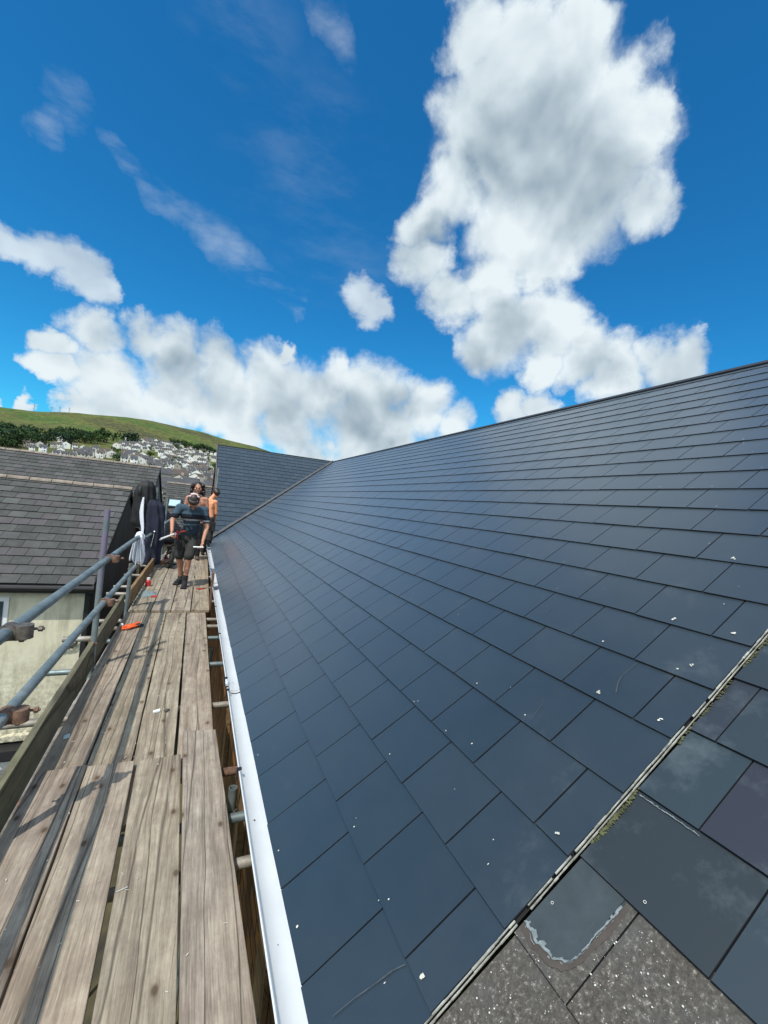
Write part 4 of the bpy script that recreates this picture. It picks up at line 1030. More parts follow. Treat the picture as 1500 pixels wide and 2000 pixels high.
# ------------------------------------------------------------------ neighbouring houses on the left
def tiled_house(name, label, x0, x1, ye, yr, ze, zr, wallmat, gmat, gauge=.29, wt=.30, front=True):
    o = empty(name, ((x0 + x1) / 2, yr, GROUND)); tag(o, label, 'house')
    def PP(q): q.parent = o; q.matrix_parent_inverse = Matrix.Translation(-o.location); return q
    L_ = math.hypot(yr - ye, zr - ze); c_, s_ = (yr - ye) / L_, (zr - ze) / L_
    fn = lambda u, v, h: (x1 - u * wt, ye + v * gauge * c_ - h * s_, ze + v * gauge * s_ + h * c_)
    nv = L_ / gauge; mb = MB(); k = 0
    while k < nv - .2:
        v1 = min(k + 1, nv); u = -.0 - (.5 if k % 2 else 0)
        while u < (x1 - x0) / wt:
            a, b = max(0, u) + .012, u + 1 - .012
            if b - a > .1:
                rn = random.random(); t = .030 + random.uniform(-.003, .003); t2 = t + random.uniform(-.003, .003)
                Bq = [fn(b, k, .004), fn(a, k, .004), fn(a, v1 + .1, -.006), fn(b, v1 + .1, -.006)]
                Tq = [fn(b, k, t), fn(a, k, t2), fn(a, v1 + .1, .008), fn(b, v1 + .1, .008)]
                mb.hexa(Bq, Tq, 0, 1, a=rn, bottom=False)
            u += 1
        k += 1
    rf = PP(mb.build('roof', ['tile', 'tile_side'], attrs=True))
    mb = MB(); mb.face([(x0, ye, ze - .01), (x1, ye, ze - .01), (x1, yr, zr - .01), (x0, yr, zr - .01)]); mb.face([(x0, 2 * yr - ye, ze - .01), (x1, 2 * yr - ye, ze - .01), (x1, yr, zr - .01), (x0, yr, zr - .01)][::-1]); PP(mb.build('underlay', 'tile_side'))
    mb = MB(); x = x1 + .02
    while x > x0:
        r0 = .115; a = random.uniform(-.004, .004)
        pr = [(math.cos(t) * r0, math.sin(t) * r0 * .72) for t in np.linspace(0, math.pi, 8)]
        for i in range(7):
            p, q = pr[i], pr[i + 1]; mb.face([(x, yr + p[0], zr + p[1] - .01 + a), (x - .44, yr + p[0], zr + p[1] - .01 + a), (x - .44, yr + q[0], zr + q[1] - .01 + a), (x, yr + q[0], zr + q[1] - .01 + a)][::-1], 0)
        mb.face([(x, yr + p_[0], zr + p_[1] - .01 + a) for p_ in pr]); x -= .455
    PP(mb.build('ridge_tiles', 'ridge'))
    yb = 2 * yr - ye
    mb = MB(); mb.idx([(x1 - .06, ye + .22, GROUND), (x1 - .06, yb - .2, GROUND), (x1 - .06, yb - .2, ze + .06), (x1 - .06, yr, zr - .05), (x1 - .06, ye + .22, ze + .06)], [(0, 1, 2, 3, 4)])
    PP(mb.build('gable_wall', gmat)); mb = MB(); mb.box(x0, x0 + .2, ye + .2, yb - .2, GROUND, ze); PP(mb.build('gable_wall', gmat))
    mb = MB(); mb.bar((x1 - .01, ye - .02, ze - .06), (x1 - .01, yr, zr - .06), .03, .13); mb.bar((x1 - .01, yb + .02, ze - .06), (x1 - .01, yr, zr - .06), .03, .13); PP(mb.build('bargeboard', 'rubber'))
    mb = MB(); mb.box(x0, x1 - .075, ye + .20, ye + .42, GROUND, ze - .02); w_ = PP(mb.build('wall', wallmat)); mb = MB(); mb.box(x0, x1 - .1, yb - .4, yb - .2, GROUND, ze - .02); PP(mb.build('wall', wallmat))
    mb = MB(); mb.tube([(x0, ye - .045, ze - .055), (x1 + .02, ye - .045, ze - .055)], .052, 10); mb.box(x0, x1, ye + .0, ye + .19, ze - .16, ze - .03); PP(mb.build('gutter', 'rubber'))
    return o, PP
h1, PP1 = tiled_house('rendered_house', 'cream rendered house with grey tiled roof and blackened gable left of the scaffold', -9.5, -1.70, 9.72, 13.5, -2.02, -.10, 'render', 'gable')
mb = MB(); mb.box(-4.20, -3.03, 9.895, 9.93, -3.10, -2.30); wd = PP1(mb.build('window', 'white', bev=.01))
mb = MB(); mb.box(-4.12, -3.11, 9.885, 9.893, -3.02, -2.38); gl = mb.build('pane', 'glass', wd); 
mb = MB(); mb.box(-9.4, -1.95, 9.80, 9.915, -5.0, -4.90); PP1(mb.build('ledge', 'render'))
mb = MB(); mb.box(-1.855, -1.772, 9.86, 9.915, GROUND, -2.12); PP1(mb.build('corner_strip', 'rubber'))
mb = MB()
for c_, r_ in (((-2.02, 9.88, -3.12), .07), ((-2.0, 9.87, -3.20), .085), ((-2.06, 9.87, -3.24), .06)):
    mb.tube([(c_[0] + r_ * math.cos(t), c_[1], c_[2] + r_ * math.sin(t)) for t in np.linspace(0, 6.0, 18)], .011, 6)
mb.tube([(-2.15, 9.88, -3.33), (-2.0, 9.88, -3.28), (-1.86, 9.88, -3.10)], .011, 6); PP1(mb.build('cable_coil', 'rubber', smooth=True))
h2, PP2 = tiled_house('tiled_house', 'second grey tiled house with a higher ridge behind the cream one', -11.5, -1.66, 17.45, 21.3, -1.15, .93, 'render', 'gable2')
mb = MB(); mb.tube([(-1.60, 17.3, GROUND), (-1.60, 17.3, -.4)], .05, 10); PP2(mb.build('downpipe', 'rubber'))
h3, PP3 = tiled_house('slate_roof_house', 'low house with an old mottled slate roof and a roof window behind the men', -1.55, 6.5, 21.8, 26.4, -2.35, .38, 'render', 'gable2', gauge=.22, wt=.30)
L3 = math.hypot(4.6, 2.73); t3 = (24.5 - 21.8) / 4.6
n3 = Vector((0, -2.73 / L3, 4.6 / L3)); s3 = Vector((0, 4.6 / L3, 2.73 / L3)); c3 = Vector((-1.10, 24.5, -2.35 + 2.73 * t3))
def plate(hw, hl, t0, t1): 
    q = [c3 + Vector((1, 0, 0)) * a * hw + s3 * b * hl for a, b in ((-1, -1), (1, -1), (1, 1), (-1, 1))]
    mb = MB(); mb.hexa([p + n3 * t0 for p in q], [p + n3 * t1 for p in q]); return mb
rw = PP3(plate(.36, .40, .02, .10).build('roof_window', 'rubber', bev=.01))
MATS['skyglass'] = simple('skylight_glass', (.42, .56, .60), .12, 0, .1)
plate(.26, .30, .10, .108).build('pane', 'skyglass', rw)
# lean-to below
lt = empty('lean_to', (-4, 8.6, GROUND)); tag(lt, 'flat grey felt roofed lean-to against the foot of the cream wall', 'outbuilding')
mb = MB(); mb.hexa([(-9, 6.2, -5.75), (-2.15, 6.2, -5.75), (-2.15, 9.91, -5.3), (-9, 9.91, -5.3)], [(-9, 6.2, -5.65), (-2.15, 6.2, -5.65), (-2.15, 9.91, -5.2), (-9, 9.91, -5.2)]); q = mb.build('roof', 'felt'); q.parent = lt; q.matrix_parent_inverse = Matrix.Translation(-lt.location)
mb = MB(); mb.box(-8.9, -2.25, 6.3, 9.88, GROUND, -5.72); q = mb.build('wall', 'render'); q.parent = lt; q.matrix_parent_inverse = Matrix.Translation(-lt.location)
mb = MB(); mb.box(-9, -2.2, 9.55, 9.905, -5.22, -5.05); q = mb.build('parapet', 'rubber'); q.parent = lt; q.matrix_parent_inverse = Matrix.Translation(-lt.location)
mb = MB(); rg = random.Random(4)
for i in range(9):
    x, y = -2.85 + rg.uniform(-.35, .35), 9.30 + rg.uniform(-.2, .2); z = -5.18
    mb.face([(x + rg.uniform(-.16, .16), y + rg.uniform(-.08, .08), z + rg.uniform(0, .09)) for _ in range(4)])
tag(mb.build('crumpled_sheet', 'white'), 'crumpled white plastic sheet lying on the lean-to roof', 'sheet')
# red brick yard wall far below fills the gap
# ------------------------------------------------------------------ people
def remesh(mb, name, mat, parent=None, vox=.012, sm=5, attrs=False):
    me = bpy.data.meshes.new('tmp'); me.from_pydata(mb.v, [], mb.f); o = bpy.data.objects.new('tmp', me); COL.objects.link(o)
    q = o.modifiers.new('r', 'REMESH'); q.mode = 'VOXEL'; q.voxel_size = vox
    w = o.modifiers.new('s', 'SMOOTH'); w.factor = .5; w.iterations = sm
    dg = bpy.context.evaluated_depsgraph_get(); dg.update()
    m2 = bpy.data.meshes.new_from_object(o.evaluated_get(dg)); bpy.data.objects.remove(o); bpy.data.meshes.remove(me)
    m2.name = name; m2.materials.clear(); m2.materials.append(MATS[mat]); m2.polygons.foreach_set('use_smooth', [True] * len(m2.polygons))
    r = bpy.data.objects.new(name, m2); COL.objects.link(r)
    if parent: r.parent = parent
    return r
def cap(mb, p0, r0, p1, r1, seg=12):
    p0 = Vector(p0); p1 = Vector(p1); d = p1 - p0; L_ = d.length; d.normalize()
    pts = []; rs_ = []
    for t in (-80, -50, -20): pts.append(p0 + d * r0 * math.sin(R_(t))); rs_.append(r0 * math.cos(R_(t)))
    for t in (20, 50, 80): pts.append(p1 + d * r1 * math.sin(R_(t))); rs_.append(r1 * math.cos(R_(t)))
    mb.tube(pts, rs_, seg)
def hand(mb, wrist, dirv, palmn, curl=.6, s=1.0):
    """palm plus four curled fingers and a thumb; dirv points from wrist to knuckles, palmn out of the palm"""
    w = Vector(wrist); d = Vector(dirv).normalized(); n = Vector(palmn); n = (n - d * n.dot(d)).normalized(); sd = d.cross(n)
    for k in (-1.2, -.4, .4, 1.2): cap(mb, w, .017 * s, w + d * .085 * s + sd * k * .020 * s, .0135 * s, 8)
    for k, ln in ((-1.5, .036), (-.5, .042), (.5, .040), (1.5, .031)):
        p = w + d * .088 * s + sd * k * .0195 * s; a = 0
        dd = d
        for j in range(3):
            a += curl * (.55 if j == 0 else .8); dd = (d * math.cos(a) + n * math.sin(a)); q = p + dd * ln * s * (1 - .18 * j); cap(mb, p, (.0098 - .001 * j) * s, q, (.009 - .001 * j) * s, 7); p = q
    p = w + d * .03 * s - sd * .028 * s; q = p + (d * .5 - sd * .6 + n * .4).normalized() * .038 * s; cap(mb, p, .012 * s, q, .0105 * s, 7); cap(mb, q, .0105 * s, q + (d * .8 + n * .5).normalized() * .03 * s, .009 * s, 7)
def head_geo(mb, c, R, s=1.0):
    """c: head centre, R: rotation (local -Y is the face, Z up)"""
    g_ = lambda x, y, z: Vector(c) + R @ Vector((x, y, z)) * s
    mb.ball(g_(0, .012, .025), .094 * s, sx=.84, sy=1.04, sz=1.05, rot=R, seg=16, rings=12)
    mb.ball(g_(0, -.030, -.045), .068 * s, sx=.88, sy=.95, sz=1.05, rot=R, seg=14, rings=10)
    mb.ball(g_(0, -.070, -.088), .024 * s, sx=1.2, rot=R)                     # chin
    cap(mb, g_(0, -.092, .012), .010 * s, g_(0, -.114, -.026), .014 * s, 8)   # nose
    cap(mb, g_(-.034, -.086, .026), .010 * s, g_(.034, -.086, .026), .010 * s, 8)  # brow
    cap(mb, g_(-.020, -.092, -.055), .008 * s, g_(.020, -.092, -.055), .008 * s, 8)  # lips
    for k in (-1, 1): mb.ball(g_(k * .080, .012, -.005), .026 * s, sx=.4, sy=.75, sz=1.2, rot=R); mb.ball(g_(k * .05, -.062, -.02), .028 * s, rot=R)
    return g_
def eyes(g_, parent, s=1.0):
    mb = MB()
    for k in (-1, 1): mb.ball(g_(k * .032, -.091, .004), .0105 * s, seg=10, rings=6)
    mb.build('eyes', 'hair', parent, smooth=True)
    mb = MB(); 
    for k in (-1, 1): cap(mb, g_(k * .018, -.100, .027), .005, g_(k * .048, -.090, .028), .005, 6)
    mb.build('eyebrows', 'hair', parent, smooth=True)

# --- man in the striped T-shirt, stepping towards the camera, bent, looking down.  local origin at the boards
o1 = Vector((-.06, 7.75, -1.6)); J = lambda x, y, z: Vector((x - o1.x, y - o1.y, z - o1.z))
shL, shR = J(-.262, 7.72, -.275), J(.118, 7.70, -.290)
elL, haL = J(-.352, 7.66, -.500), J(-.335, 7.50, -.655)
elR, haR = J(.182, 7.66, -.565), J(.135, 7.52, -.800)
chest, waist, pelvis = J(-.070, 7.76, -.40), J(-.055, 7.86, -.62), J(-.085, 7.90, -.745)
hipL, hipR = J(-.175, 7.90, -.80), J(-.005, 7.88, -.80)
knL, knR = J(-.200, 7.86, -1.10), J(-.052, 7.70, -1.085)
anL, anR = J(-.150, 8.02, -1.50), J(-.078, 7.72, -1.50)
neck = J(-.068, 7.66, -.235); hd = J(-.062, 7.53, -.165)
mb = MB()
cap(mb, pelvis, .115, waist, .11); cap(mb, waist, .115, chest, .135); cap(mb, chest + Vector((-.06, 0, .02)), .11, chest + Vector((.06, 0, .02)), .11)
cap(mb, shL, .055, shR, .055); cap(mb, chest, .10, neck, .06); cap(mb, neck, .056, hd, .05)
for a, b, c_ in ((shL, elL, haL), (shR, elR, haR)): cap(mb, a, .052, b, .040); cap(mb, b, .041, c_, .026)
for h_, k_, a_ in ((hipL, knL, anL), (hipR, knR, anR)): cap(mb, h_, .088, k_, .056); cap(mb, k_, .055, k_.lerp(a_, .35) + Vector((0, .018, 0)), .055); cap(mb, k_.lerp(a_, .35) + Vector((0, .018, 0)), .053, a_, .036)
hand(mb, haL, (.05, -.5, -.85), (.6, -.6, 0), 1.0); hand(mb, haR, (-.15, -.35, -.95), (-.7, -.5, 0), .9)
RH = Matrix.Rotation(R_(64), 3, 'X')          # chin down
g_ = head_geo(mb, hd, RH)
man1 = remesh(mb, 'person', 'skin', vox=.0075, sm=3); man1.location = o1
tag(man1, 'man in striped blue T-shirt and dark shorts, head bowed, stepping along the boards', 'person')
eyes(g_, man1)
mb = MB(); mb.ball(g_(0, .03, .045), .101, sx=.86, sy=1.0, sz=.98, rot=RH, seg=16, rings=12)
mb.ball(g_(0, -.045, .085), .052, sx=1.25, sy=.9, sz=.7, rot=RH)
for k in range(24): a = random.uniform(0, 6.3); mb.ball(g_(.075 * math.cos(a), .02 + .085 * math.sin(a), .07 + random.uniform(-.02, .03)), .022)
remesh(mb, 'hair', 'hair', man1, .008, 2)
mb = MB(); mb.ball(g_(0, .085, .055), .082, sx=.95, sy=.62, sz=.95, rot=RH, seg=14, rings=10); cap(mb, g_(-.07, .05, .11), .018, g_(.07, .05, .11), .018)
MATS['cap'] = simple('pale_cap_cloth', (.60, .42, .40), .9); remesh(mb, 'cap', 'cap', man1, .009, 2)
mb = MB(); cap(mb, pelvis + Vector((0, 0, .03)), .135, waist, .130); cap(mb, waist, .134, chest, .152); cap(mb, chest + Vector((-.06, 0, .02)), .125, chest + Vector((.06, 0, .02)), .125); cap(mb, shL, .070, shR, .070); cap(mb, chest, .115, neck - Vector((0, 0, .035)), .07)
cap(mb, shL, .071, shL.lerp(elL, .62), .066); cap(mb, shR, .071, shR.lerp(elR, .62), .066)
for k in range(14): # folds
    z = random.uniform(-.66, -.40); x = random.uniform(-.16, .05); cap(mb, J(x, 7.68 + .1 * (-.35 - z), z), .018, J(x + random.uniform(-.07, .07), 7.68 + .1 * (-.35 - z), z + random.uniform(.03, .08)), .014, 6)
remesh(mb, 'tshirt', 'tshirt', man1, .010, 4)
mb = MB(); cap(mb, pelvis + Vector((0, 0, .05)), .132, pelvis - Vector((0, 0, .03)), .135)
for h_, k_ in ((hipL, knL), (hipR, knR)): cap(mb, h_, .105, h_.lerp(k_, .92), .088); cap(mb, h_.lerp(k_, .5) + Vector((.0, -.03, 0)), .07, h_.lerp(k_, .95), .085)
remesh(mb, 'shorts', 'short_cloth', man1, .010, 3)
for an, dr in ((anL, Vector((-.35, -.9, 0))), (anR, Vector((-.05, -1, 0)))):
    dr.normalize(); mb = MB(); f = Vector((an.x, an.y, .045)); cap(mb, an + Vector((0, 0, .07)), .052, f, .048); cap(mb, f - dr * .05, .042, f + dr * .13, .038); cap(mb, f + dr * .05 + Vector((0, 0, .02)), .045, f + dr * .16, .036)
    mb.hexa(*[[tuple(Vector((f.x, f.y, z)) + dr * a + Vector((-dr.y, dr.x, 0)) * b) for a, b in ((-.095, -.042), (.20, -.046), (.20, .046), (-.095, .042))] for z in (.004, .03)])
    remesh(mb, 'boot', 'black_cloth', man1, .008, 2)
# belt and pouches
mb = MB()
for t in np.linspace(0, 6.283, 19)[:-1]:
    a = pelvis + Vector((.142 * math.cos(t), .142 * math.sin(t) * .95, .075)); b = pelvis + Vector((.142 * math.cos(t + .36), .142 * math.sin(t + .36) * .95, .075)); mb.bar(a, b, .012, .045)
mb.build('tool_belt', 'leather', man1)
for (x, y, z, w, h_) in ((-.255, 7.82, -.84, .09, .20), (-.23, 7.74, -.90, .07, .15), (.085, 7.78, -.82, .06, .14)):
    mb = MB(); c_ = J(x, y, z); mb.box(c_.x - w / 2, c_.x + w / 2, c_.y - .035, c_.y + .035, c_.z - h_ / 2, c_.z + h_ / 2); mb.build('pouch', 'black_cloth', man1, bev=.012)
mb = MB(); mb.bar(J(-.245, 7.78, -.70), J(-.15, 7.68, -.655), .014, .014); mb.bar(J(-.245, 7.80, -.95), J(-.27, 7.78, -.66), .016, .012); mb.build('strap', 'red', man1)
# tools held
def held(name, p0, p1, w, mat, label, cat, extra=None):
    mb = MB(); mb.tube([p0, p1], w, 10); 
    if extra: extra(mb)
    return tag(mb.build(name, mat, smooth=False), label, cat)
held('slate_cutter', (-.30, 7.44, -.70), (-.475, 7.40, -.785), .016, 'chrome', 'bright metal tool in the raised hand of the bending man', 'tool', lambda m_: (m_.bar((-.30, 7.44, -.70), (-.27, 7.45, -.685), .026, .026), m_.bar((-.45, 7.40, -.77), (-.49, 7.39, -.80), .05, .014)))
held('white_stick', (.15, 7.44, -.885), (.01, 7.42, -.885), .013, 'white', 'short white stick in the lowered hand of the bending man', 'tool', lambda m_: m_.ball((.01, 7.42, -.885), .014))

# --- long haired man facing the camera
o2 = Vector((-.02, 10.9, -1.6)); K = lambda x, y, z: Vector((x, y, z))
mb = MB(); p = K(0, 0, .93)
cap(mb, p, .13, K(0, 0, 1.12), .13); cap(mb, K(0, 0, 1.12), .135, K(0, 0, 1.34), .15); cap(mb, K(-.07, 0, 1.34), .115, K(.07, 0, 1.34), .115); cap(mb, K(-.19, 0, 1.46), .058, K(.19, 0, 1.46), .058); cap(mb, K(0, 0, 1.42), .08, K(0, -.01, 1.60), .056)
for s_ in (-1, 1):
    cap(mb, K(s_ * .20, 0, 1.45), .056, K(s_ * .25, .02, 1.17), .042); cap(mb, K(s_ * .25, .02, 1.17), .042, K(s_ * .20, -.16, .98), .028); hand(mb, K(s_ * .20, -.16, .98), (-s_ * .2, -.6, -.6), (-s_, -.2, 0), .8)
    cap(mb, K(s_ * .095, 0, .90), .09, K(s_ * .11, -.01, .50), .058); cap(mb, K(s_ * .11, -.01, .50), .056, K(s_ * .12, .02, .09), .038)
R2 = Matrix.Rotation(R_(6), 3, 'X') @ Matrix.Rotation(R_(0), 3, 'Z'); g_ = head_geo(mb, K(-.005, -.02, 1.70), R2, 1.04)
man2 = remesh(mb, 'person', 'skin', vox=.009, sm=3); man2.location = o2
tag(man2, 'bare chested man with long dark curly hair and beard standing behind the bending man', 'person'); eyes(g_, man2)
mb = MB(); mb.ball(g_(0, .035, .05), .105, rot=R2, seg=16, rings=12)
for k in range(70):
    s_ = random.choice((-1, 1)); z = random.uniform(-.16, .10); mb.ball(g_(s_ * (.098 + .035 * math.sin((.1 - z) * 9) + random.uniform(-.014, .014)), random.uniform(-.03, .07), z), random.uniform(.022, .036), seg=8, rings=6)
for k in range(20): mb.ball(g_(random.uniform(-.1, .1), .09 + random.uniform(-.02, .03), random.uniform(-.15, .08)), .035, seg=8, rings=6)
remesh(mb, 'hair', 'hair', man2, .009, 2)
mb = MB()
for k in range(26): a = random.uniform(-1.25, 1.25); mb.ball(g_(.056 * math.sin(a), -.030 - .050 * math.cos(a), -.078 - .026 * math.cos(a) + random.uniform(-.012, .008)), .017, seg=7, rings=5)
cap(mb, g_(-.024, -.101, -.040), .007, g_(.024, -.101, -.040), .007, 6); remesh(mb, 'beard', 'hair', man2, .007, 1)
mb = MB(); cap(mb, p + K(0, 0, .03), .145, p - K(0, 0, .06), .15)
for s_ in (-1, 1): cap(mb, K(s_ * .095, 0, .88), .105, K(s_ * .11, -.01, .50), .078); cap(mb, K(s_ * .11, -.01, .5), .078, K(s_ * .12, .02, .12), .06)
remesh(mb, 'trousers', 'black_cloth', man2, .011, 3)
for s_ in (-1, 1):
    mb = MB(); cap(mb, K(s_ * .12, .02, .13), .05, K(s_ * .12, .01, .05), .046); cap(mb, K(s_ * .12, .04, .045), .042, K(s_ * .13, -.15, .042), .038); remesh(mb, 'boot', 'leather', man2, .009, 2)

# --- bare backed man leaning to the roof edge, back to the camera
o3 = Vector((.22, 11.75, -1.6))
Q = lambda x, y, z: Vector((x, y, z)) - o3
mb = MB(); pel = Q(.31, 11.72, -.735); wa = Q(.30, 11.72, -.60); ch = Q(.255, 11.82, -.33); sl_, sr_ = Q(.085, 11.82, -.185), Q(.42, 11.80, -.205)
cap(mb, pel, .125, wa, .115); cap(mb, wa, .115, ch, .14); cap(mb, ch + Vector((-.06, 0, .03)), .115, ch + Vector((.07, 0, .02)), .115); cap(mb, sl_, .062, sr_, .062)
nk = Q(.315, 11.90, -.12); h3_ = Q(.415, 11.98, .02); cap(mb, ch + Vector((.02, .02, .08)), .09, nk, .06); cap(mb, nk, .058, h3_, .05)
e3r, w3r = Q(.455, 11.80, -.50), Q(.44, 12.02, -.70); e3l, w3l = Q(.06, 11.98, -.45), Q(.18, 12.2, -.60)
cap(mb, sr_, .058, e3r, .043); cap(mb, e3r, .043, w3r, .028); cap(mb, sl_, .058, e3l, .043); cap(mb, e3l, .043, w3l, .028); hand(mb, w3r, (0, .6, -.5), (0, 0, -1), .5); hand(mb, w3l, (.3, .6, -.3), (0, 0, -1), .5)
# shoulder blades and spine groove come from two soft swellings
cap(mb, ch + Vector((-.085, -.085, .08)), .05, ch + Vector((-.06, -.095, -.03)), .04); cap(mb, ch + Vector((.09, -.085, .07)), .05, ch + Vector((.075, -.095, -.03)), .04)
for x in (.235, .355): cap(mb, Q(x, 11.74, -.80), .095, Q(x + .0, 11.70, -1.17), .06); cap(mb, Q(x, 11.70, -1.17), .058, Q(x, 11.78, -1.52), .04)
R3 = Matrix.Rotation(R_(-150), 3, 'Z') @ Matrix.Rotation(R_(38), 3, 'X'); g_ = head_geo(mb, h3_, R3)
man3 = remesh(mb, 'person', 'skin2', vox=.009, sm=3); man3.location = o3
tag(man3, 'short haired man with bare tanned back turned to the camera, working at the roof corner', 'person'); eyes(g_, man3)
mb = MB(); mb.ball(g_(0, .028, .04), .103, sx=.9, rot=R3, seg=16, rings=12); mb.ball(g_(0, .05, -.01), .085, sx=.9, rot=R3)
for k in range(26): mb.ball(g_(random.uniform(-.07, .07), random.uniform(-.04, .10), random.uniform(.06, .12)), .02, seg=7, rings=5)
remesh(mb, 'hair', 'hair', man3, .009, 2)
mb = MB(); cap(mb, pel + Vector((0, 0, .06)), .14, pel - Vector((0, 0, .05)), .15)
for x in (.235, .355): cap(mb, Q(x, 11.74, -.78), .11, Q(x, 11.70, -1.17), .082); cap(mb, Q(x, 11.70, -1.17), .08, Q(x, 11.78, -1.50), .062)
remesh(mb, 'trousers', 'short_cloth', man3, .011, 3)
mb = MB(); mb.box(*[a for a in (.36 - o3.x, .47 - o3.x, 11.58 - o3.y, 11.64 - o3.y, -.95 + 1.6, -.72 + 1.6)]); mb.build('pouch', 'black_cloth', man3, bev=.01)
for x in (.235, .355):
    mb = MB(); cap(mb, Q(x, 11.78, -1.48), .05, Q(x, 11.77, -1.55), .045); cap(mb, Q(x, 11.74, -1.555), .042, Q(x, 11.92, -1.558), .038); remesh(mb, 'boot', 'black_cloth', man3, .009, 2)

# ------------------------------------------------------------------ hanging clothes
def drape(name, mat, rings, parent=None, seg=56, folds=9, amp=.14, seed=1, thick=None):
    """rings: (centre, half width x, half depth y, fold strength)"""
    mb = MB(); vs = []; fs = []
    pts = []
    n = len(rings); m_ = (n - 1) * 5 + 1
    for i in range(m_):
        t = i / 5; a = min(int(t), n - 2); f = t - a; A, B_ = rings[a], rings[a + 1]
        c_ = Vector(A[0]).lerp(Vector(B_[0]), f); rx = A[1] * (1 - f) + B_[1] * f; ry = A[2] * (1 - f) + B_[2] * f; k = A[3] * (1 - f) + B_[3] * f
        for j in range(seg):
            th = 2 * math.pi * j / seg
            q = 1 + k * (amp * math.sin(folds * th + 2.4 * noise.noise((th * .9, c_.z * 1.6, seed)) + c_.z * 1.7) + .16 * noise.noise((math.cos(th) * 2.2, math.sin(th) * 2.2, c_.z * 5 + seed)))
            vs.append(c_ + Vector((math.cos(th) * rx * q, math.sin(th) * ry * q, 0)))
    for i in range(m_ - 1):
        for j in range(seg): a = i * seg + j; b = i * seg + (j + 1) % seg; fs.append((a, b, b + seg, a + seg))
    fs.append(tuple(range(seg))); fs.append(tuple((m_ - 1) * seg + j for j in range(seg))[::-1])
    mb.idx(vs, fs); return mb.build(name, mat, parent, smooth=True)
YJ = 9.62
cx = lambda x, z, y=YJ: (x, y, z)
MATS['dull_black'] = simple('dull_black_cloth', (0.005, 0.005, 0.006), 0.7, 0, 0.4, 12)
coat = drape('hooded_coat', 'dull_black', [(cx(-.955, .135), .02, .03, 0), (cx(-.955, .12), .09, .07, .3), (cx(-.965, .03), .155, .12, .5), (cx(-.985, -.12), .175, .13, .6), (cx(-.965, -.30), .185, .14, .8), (cx(-.93, -.52), .215, .14, 1), (cx(-.92, -.72), .225, .13, 1.1), (cx(-.94, -.82), .15, .10, .6)], folds=7, seed=3)
tag(coat, 'black hooded coat hung high over the upright at the end of the rails', 'coat')
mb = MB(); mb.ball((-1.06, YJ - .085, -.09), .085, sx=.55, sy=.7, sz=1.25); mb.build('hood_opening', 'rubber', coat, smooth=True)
trk = drape('track_jacket', 'navy', [(cx(-.82, -.22, YJ - .03), .09, .10, .3), (cx(-.80, -.34, YJ - .04), .165, .15, .7), (cx(-.775, -.6, YJ - .05), .195, .16, 1), (cx(-.775, -.95, YJ - .05), .19, .17, 1.1), (cx(-.775, -1.25, YJ - .05), .18, .16, 1.2), (cx(-.765, -1.50, YJ - .05), .165, .15, 1.2), (cx(-.765, -1.54, YJ - .05), .145, .13, 1.0)], folds=8, seed=8)
tag(trk, 'long navy jacket with a white stripe hanging below the black hood', 'jacket')
mb = MB(); L1 = [(-.975, -.20), (-.985, -.34), (-.985, -.50), (-.965, -.66), (-.94, -.80), (-.93, -1.0)]
for i in range(len(L1) - 1):
    (xa, za), (xb_, zb_) = L1[i], L1[i + 1]; w0 = .012 + .022 * math.sin(math.pi * i / 5); w1 = .012 + .022 * math.sin(math.pi * (i + 1) / 5)
    mb.hexa([(xb_ - w1, YJ - .215, zb_), (xb_ + w1, YJ - .235, zb_), (xb_ + w1, YJ - .10, zb_), (xb_ - w1, YJ - .10, zb_)], [(xa - w0, YJ - .215, za), (xa + w0, YJ - .235, za), (xa + w0, YJ - .10, za), (xa - w0, YJ - .10, za)])
mb.build('stripe', 'towel', trk)
mb = MB(); mb.bar((-.73, YJ - .225, -.90), (-.765, YJ - .225, -1.16), .012, .01); mb.ball((-.725, YJ - .23, -.86), .02); mb.build('zip', 'chrome', trk)
# white cloth over the rail end : folded fan of cloth
def fan(n=44, m_=18):
    mb = MB(); vs = []; fs = []
    for side in (0, 1):
        for i in range(m_ + 1):
            t = i / m_
            for j in range(n + 1):
                s_ = j / n
                x = -.660 + (s_ - .5) * (.075 + .075 * t) + .02 * t * (1 if s_ > .6 else -.4)
                ln = .30 + .16 * math.sin(s_ * 2.9 + .3) * (s_ ** .8) + .03 * math.sin(s_ * 17)
                z = -.625 - ln * t
                y = 6.30 - .045 * (1 if side == 0 else -1) * (1 - .3 * t) - .032 * (.3 + t) * math.sin(s_ * 26 + 1.4 * math.sin(t * 3)) - .02 * math.sin(s_ * 9)
                if t == 0: y = 6.30 - .028 * (1 if side == 0 else -1)
                vs.append((x, y, z))
    k = (m_ + 1) * (n + 1)
    for sd in (0, 1):
        for i in range(m_):
            for j in range(n):
                a = sd * k + i * (n + 1) + j; q = (a, a + 1, a + n + 2, a + n + 1); fs.append(q if sd else q[::-1])
    mb.idx(vs, fs)
    # bundle over the top of the tube
    mb.ball((-.655, 6.34, -.628), .046, sx=1.0, sy=1.7, sz=.85, seg=18, rings=12)
    mb.ball((-.63, 6.38, -.665), .034, sx=1.1, sy=1.4, sz=1.3, seg=14, rings=10)
    return mb
tw = fan().build('white_cloth', 'towel', smooth=True); tag(tw, 'white cloth knotted over the end of the top rail and hanging in folds', 'cloth')
so_ = tw.modifiers.new('thick', 'SOLIDIFY'); so_.thickness = .004

